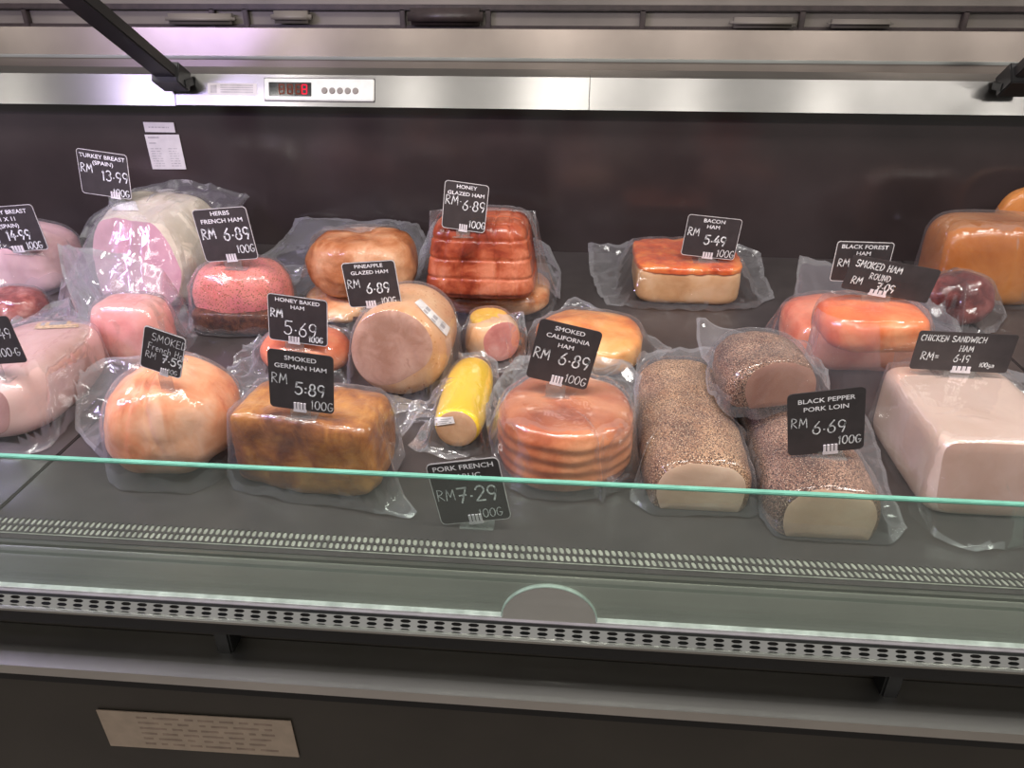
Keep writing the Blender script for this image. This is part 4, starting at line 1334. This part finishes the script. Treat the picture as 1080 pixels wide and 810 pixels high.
card([(-46, 336), (7, 334), (30, 381), (-24, 386)], (6, 402), None, [('RM', -.4, .1, .2), ('4.49', .0, .04, .24, 1.1), ('100.G', .02, -.34, .2, 1)], 'dark handwritten card at left edge on the long pale loaf', rim=False, clip=.3)
card([(147, 342), (190, 355), (197, 402), (153, 386)], (181, 412), None, [('SMOKED', -.3, .22, .2, .8, -.0), ('French Ham', -.36, .0, .17, .8, -.03), ('RM', -.4, -.22, .18, .7), ('7.59', .0, -.24, .22, 2.0), ('100G', .1, -.45, .13, .8)], 'handwritten smoked french ham card on the peach ham dome', rim=True, clip=.6)
card([(283, 309), (345, 317), (346, 366), (283, 357)], (312, 372), [('HONEY BAKED', 0, .33, .09), ('HAM', 0, .2, .09)], [('RM', -.46, .02, .2, 1.3), ('5.69', -.24, -.34, .34, 1.2), ('100G', .18, -.44, .14, 1.3)], 'honey baked ham card reading 5.69 above the german ham card', clip=.43)
card([(281, 367), (351, 376), (353, 437), (286, 428)], (322, 441), [('SMOKED', 0, .32, .085), ('GERMAN HAM', 0, .18, .085)], [('RM', -.46, -.06, .2, .8), ('5:89', -.1, -.22, .24, 1.5), ('100G', .14, -.45, .17, .9)], 'smoked german ham card on the golden block reading 5:89', rim=False, clip=.47)
card([(365, 277), (420, 275), (420, 320), (364, 325)], (388, 328), [('PINEAPPLE', 0, .34, .09), ('GLAZED HAM', 0, .2, .09)], [('RM', -.46, -.06, .22, .9), ('6.89', -.12, -.2, .26, 1.5), ('100G', .12, -.45, .16)], 'pineapple glazed ham card reading 6.89 left of the tan cylinder', clip=.42)
card([(465, 189), (511, 196), (516, 246), (470, 240)], (492, 250), [('HONEY', 0, .34, .085), ('GLAZED HAM', 0, .2, .085)], [('RM.', -.46, .02, .22, 1), ('6.89', -.06, -.06, .24, 1.4), ('100G', .12, -.42, .17, 1.2)], 'honey glazed ham card standing on the netted ham reading 6.89', clip=.5)
card([(561, 335), (628, 349), (626, 413), (563, 397)], (598, 419), [('SMOKED', 0, .34, .08), ('CALIFORNIA', 0, .21, .08), ('HAM', 0, .08, .08)], [('RM', -.47, -.14, .2, 1.2), ('6.89', -.06, -.16, .24, 1.4), ('100G', .12, -.44, .16, .8)], 'smoked california ham card on the round reddish ham reading 6.89', rim=False, clip=.5)
card([(724, 225), (782, 232), (775, 274), (720, 269)], (748, 277), [('BACON', 0, .32, .1), ('HAM', 0, .18, .1)], [('RM', -.45, .0, .22, 1), ('5.49', -.12, -.18, .26, 1.5), ('100G', .16, -.45, .2, .8)], 'bacon ham card on the orange topped block reading 5.49', clip=.5)
card([(882, 254), (943, 256), (934, 298), (876, 296)], (926, 319), [('BLACK FOREST', 0, .3, .11), ('HAM', 0, .14, .11)], [('RM', -.42, -.12, .22, 1), ('6.89', -.06, -.16, .24, 1.4)], 'black forest ham card half hidden behind the smoked ham round card', dy=.035, plate=False)
card([(895, 268), (990, 285), (980, 320), (892, 304)], (926, 319), None, [('SMOKED HAM', -.44, .2, .22, .9, .0), ('ROUND', -.24, -.08, .2, .75, -.03), ('RM', -.42, -.3, .25, .8), ('7.09', -.12, -.38, .26, 1.2)], 'wide handwritten smoked ham round card on the orange ham', rim=False, clip=.42, plate=False, th=.014)
card([(829, 416), (911, 408), (913, 472), (832, 481)], (876, 483), [('BLACK PEPPER', 0, .3, .08), ('PORK LOIN', 0, .17, .08)], [('RM', -.46, -.05, .18, .7), ('6.69', -.18, -.18, .23, 1.1), ('100G', .16, -.38, .15, 1.0)], 'black pepper pork loin card in front of the loin stack reading 6.69', rim=False, clip=.56)
card([(970, 349), (1076, 353), (1060, 394), (959, 388)], (1012, 398), None, [('CHICKEN SANDWICH', -.47, .26, .17, .75, .0), ('HAM', -.05, .02, .17, .75), ('RM=', -.42, -.24, .24, .8), ('6.19', -.08, -.26, .22, .9), ('100gm', .2, -.36, .13, .75)], 'wide handwritten chicken sandwich ham card on the pale squared loaf', rim=False, clip=.53, th=.013)
card([(456, 489), (531, 482), (534, 546), (459, 554)], (500, 556), [('PORK FRENCH', 0, .34, .085), ('GARLIC', 0, .2, .085)], [('RM', -.46, -.1, .2, .7), ('7.29', -.18, -.16, .28, 1.5), ('100G', .06, -.43, .16, .8)], 'pork french garlic card behind the front glass reading 7.29', on_deck=True, rim=True, clip=.5)
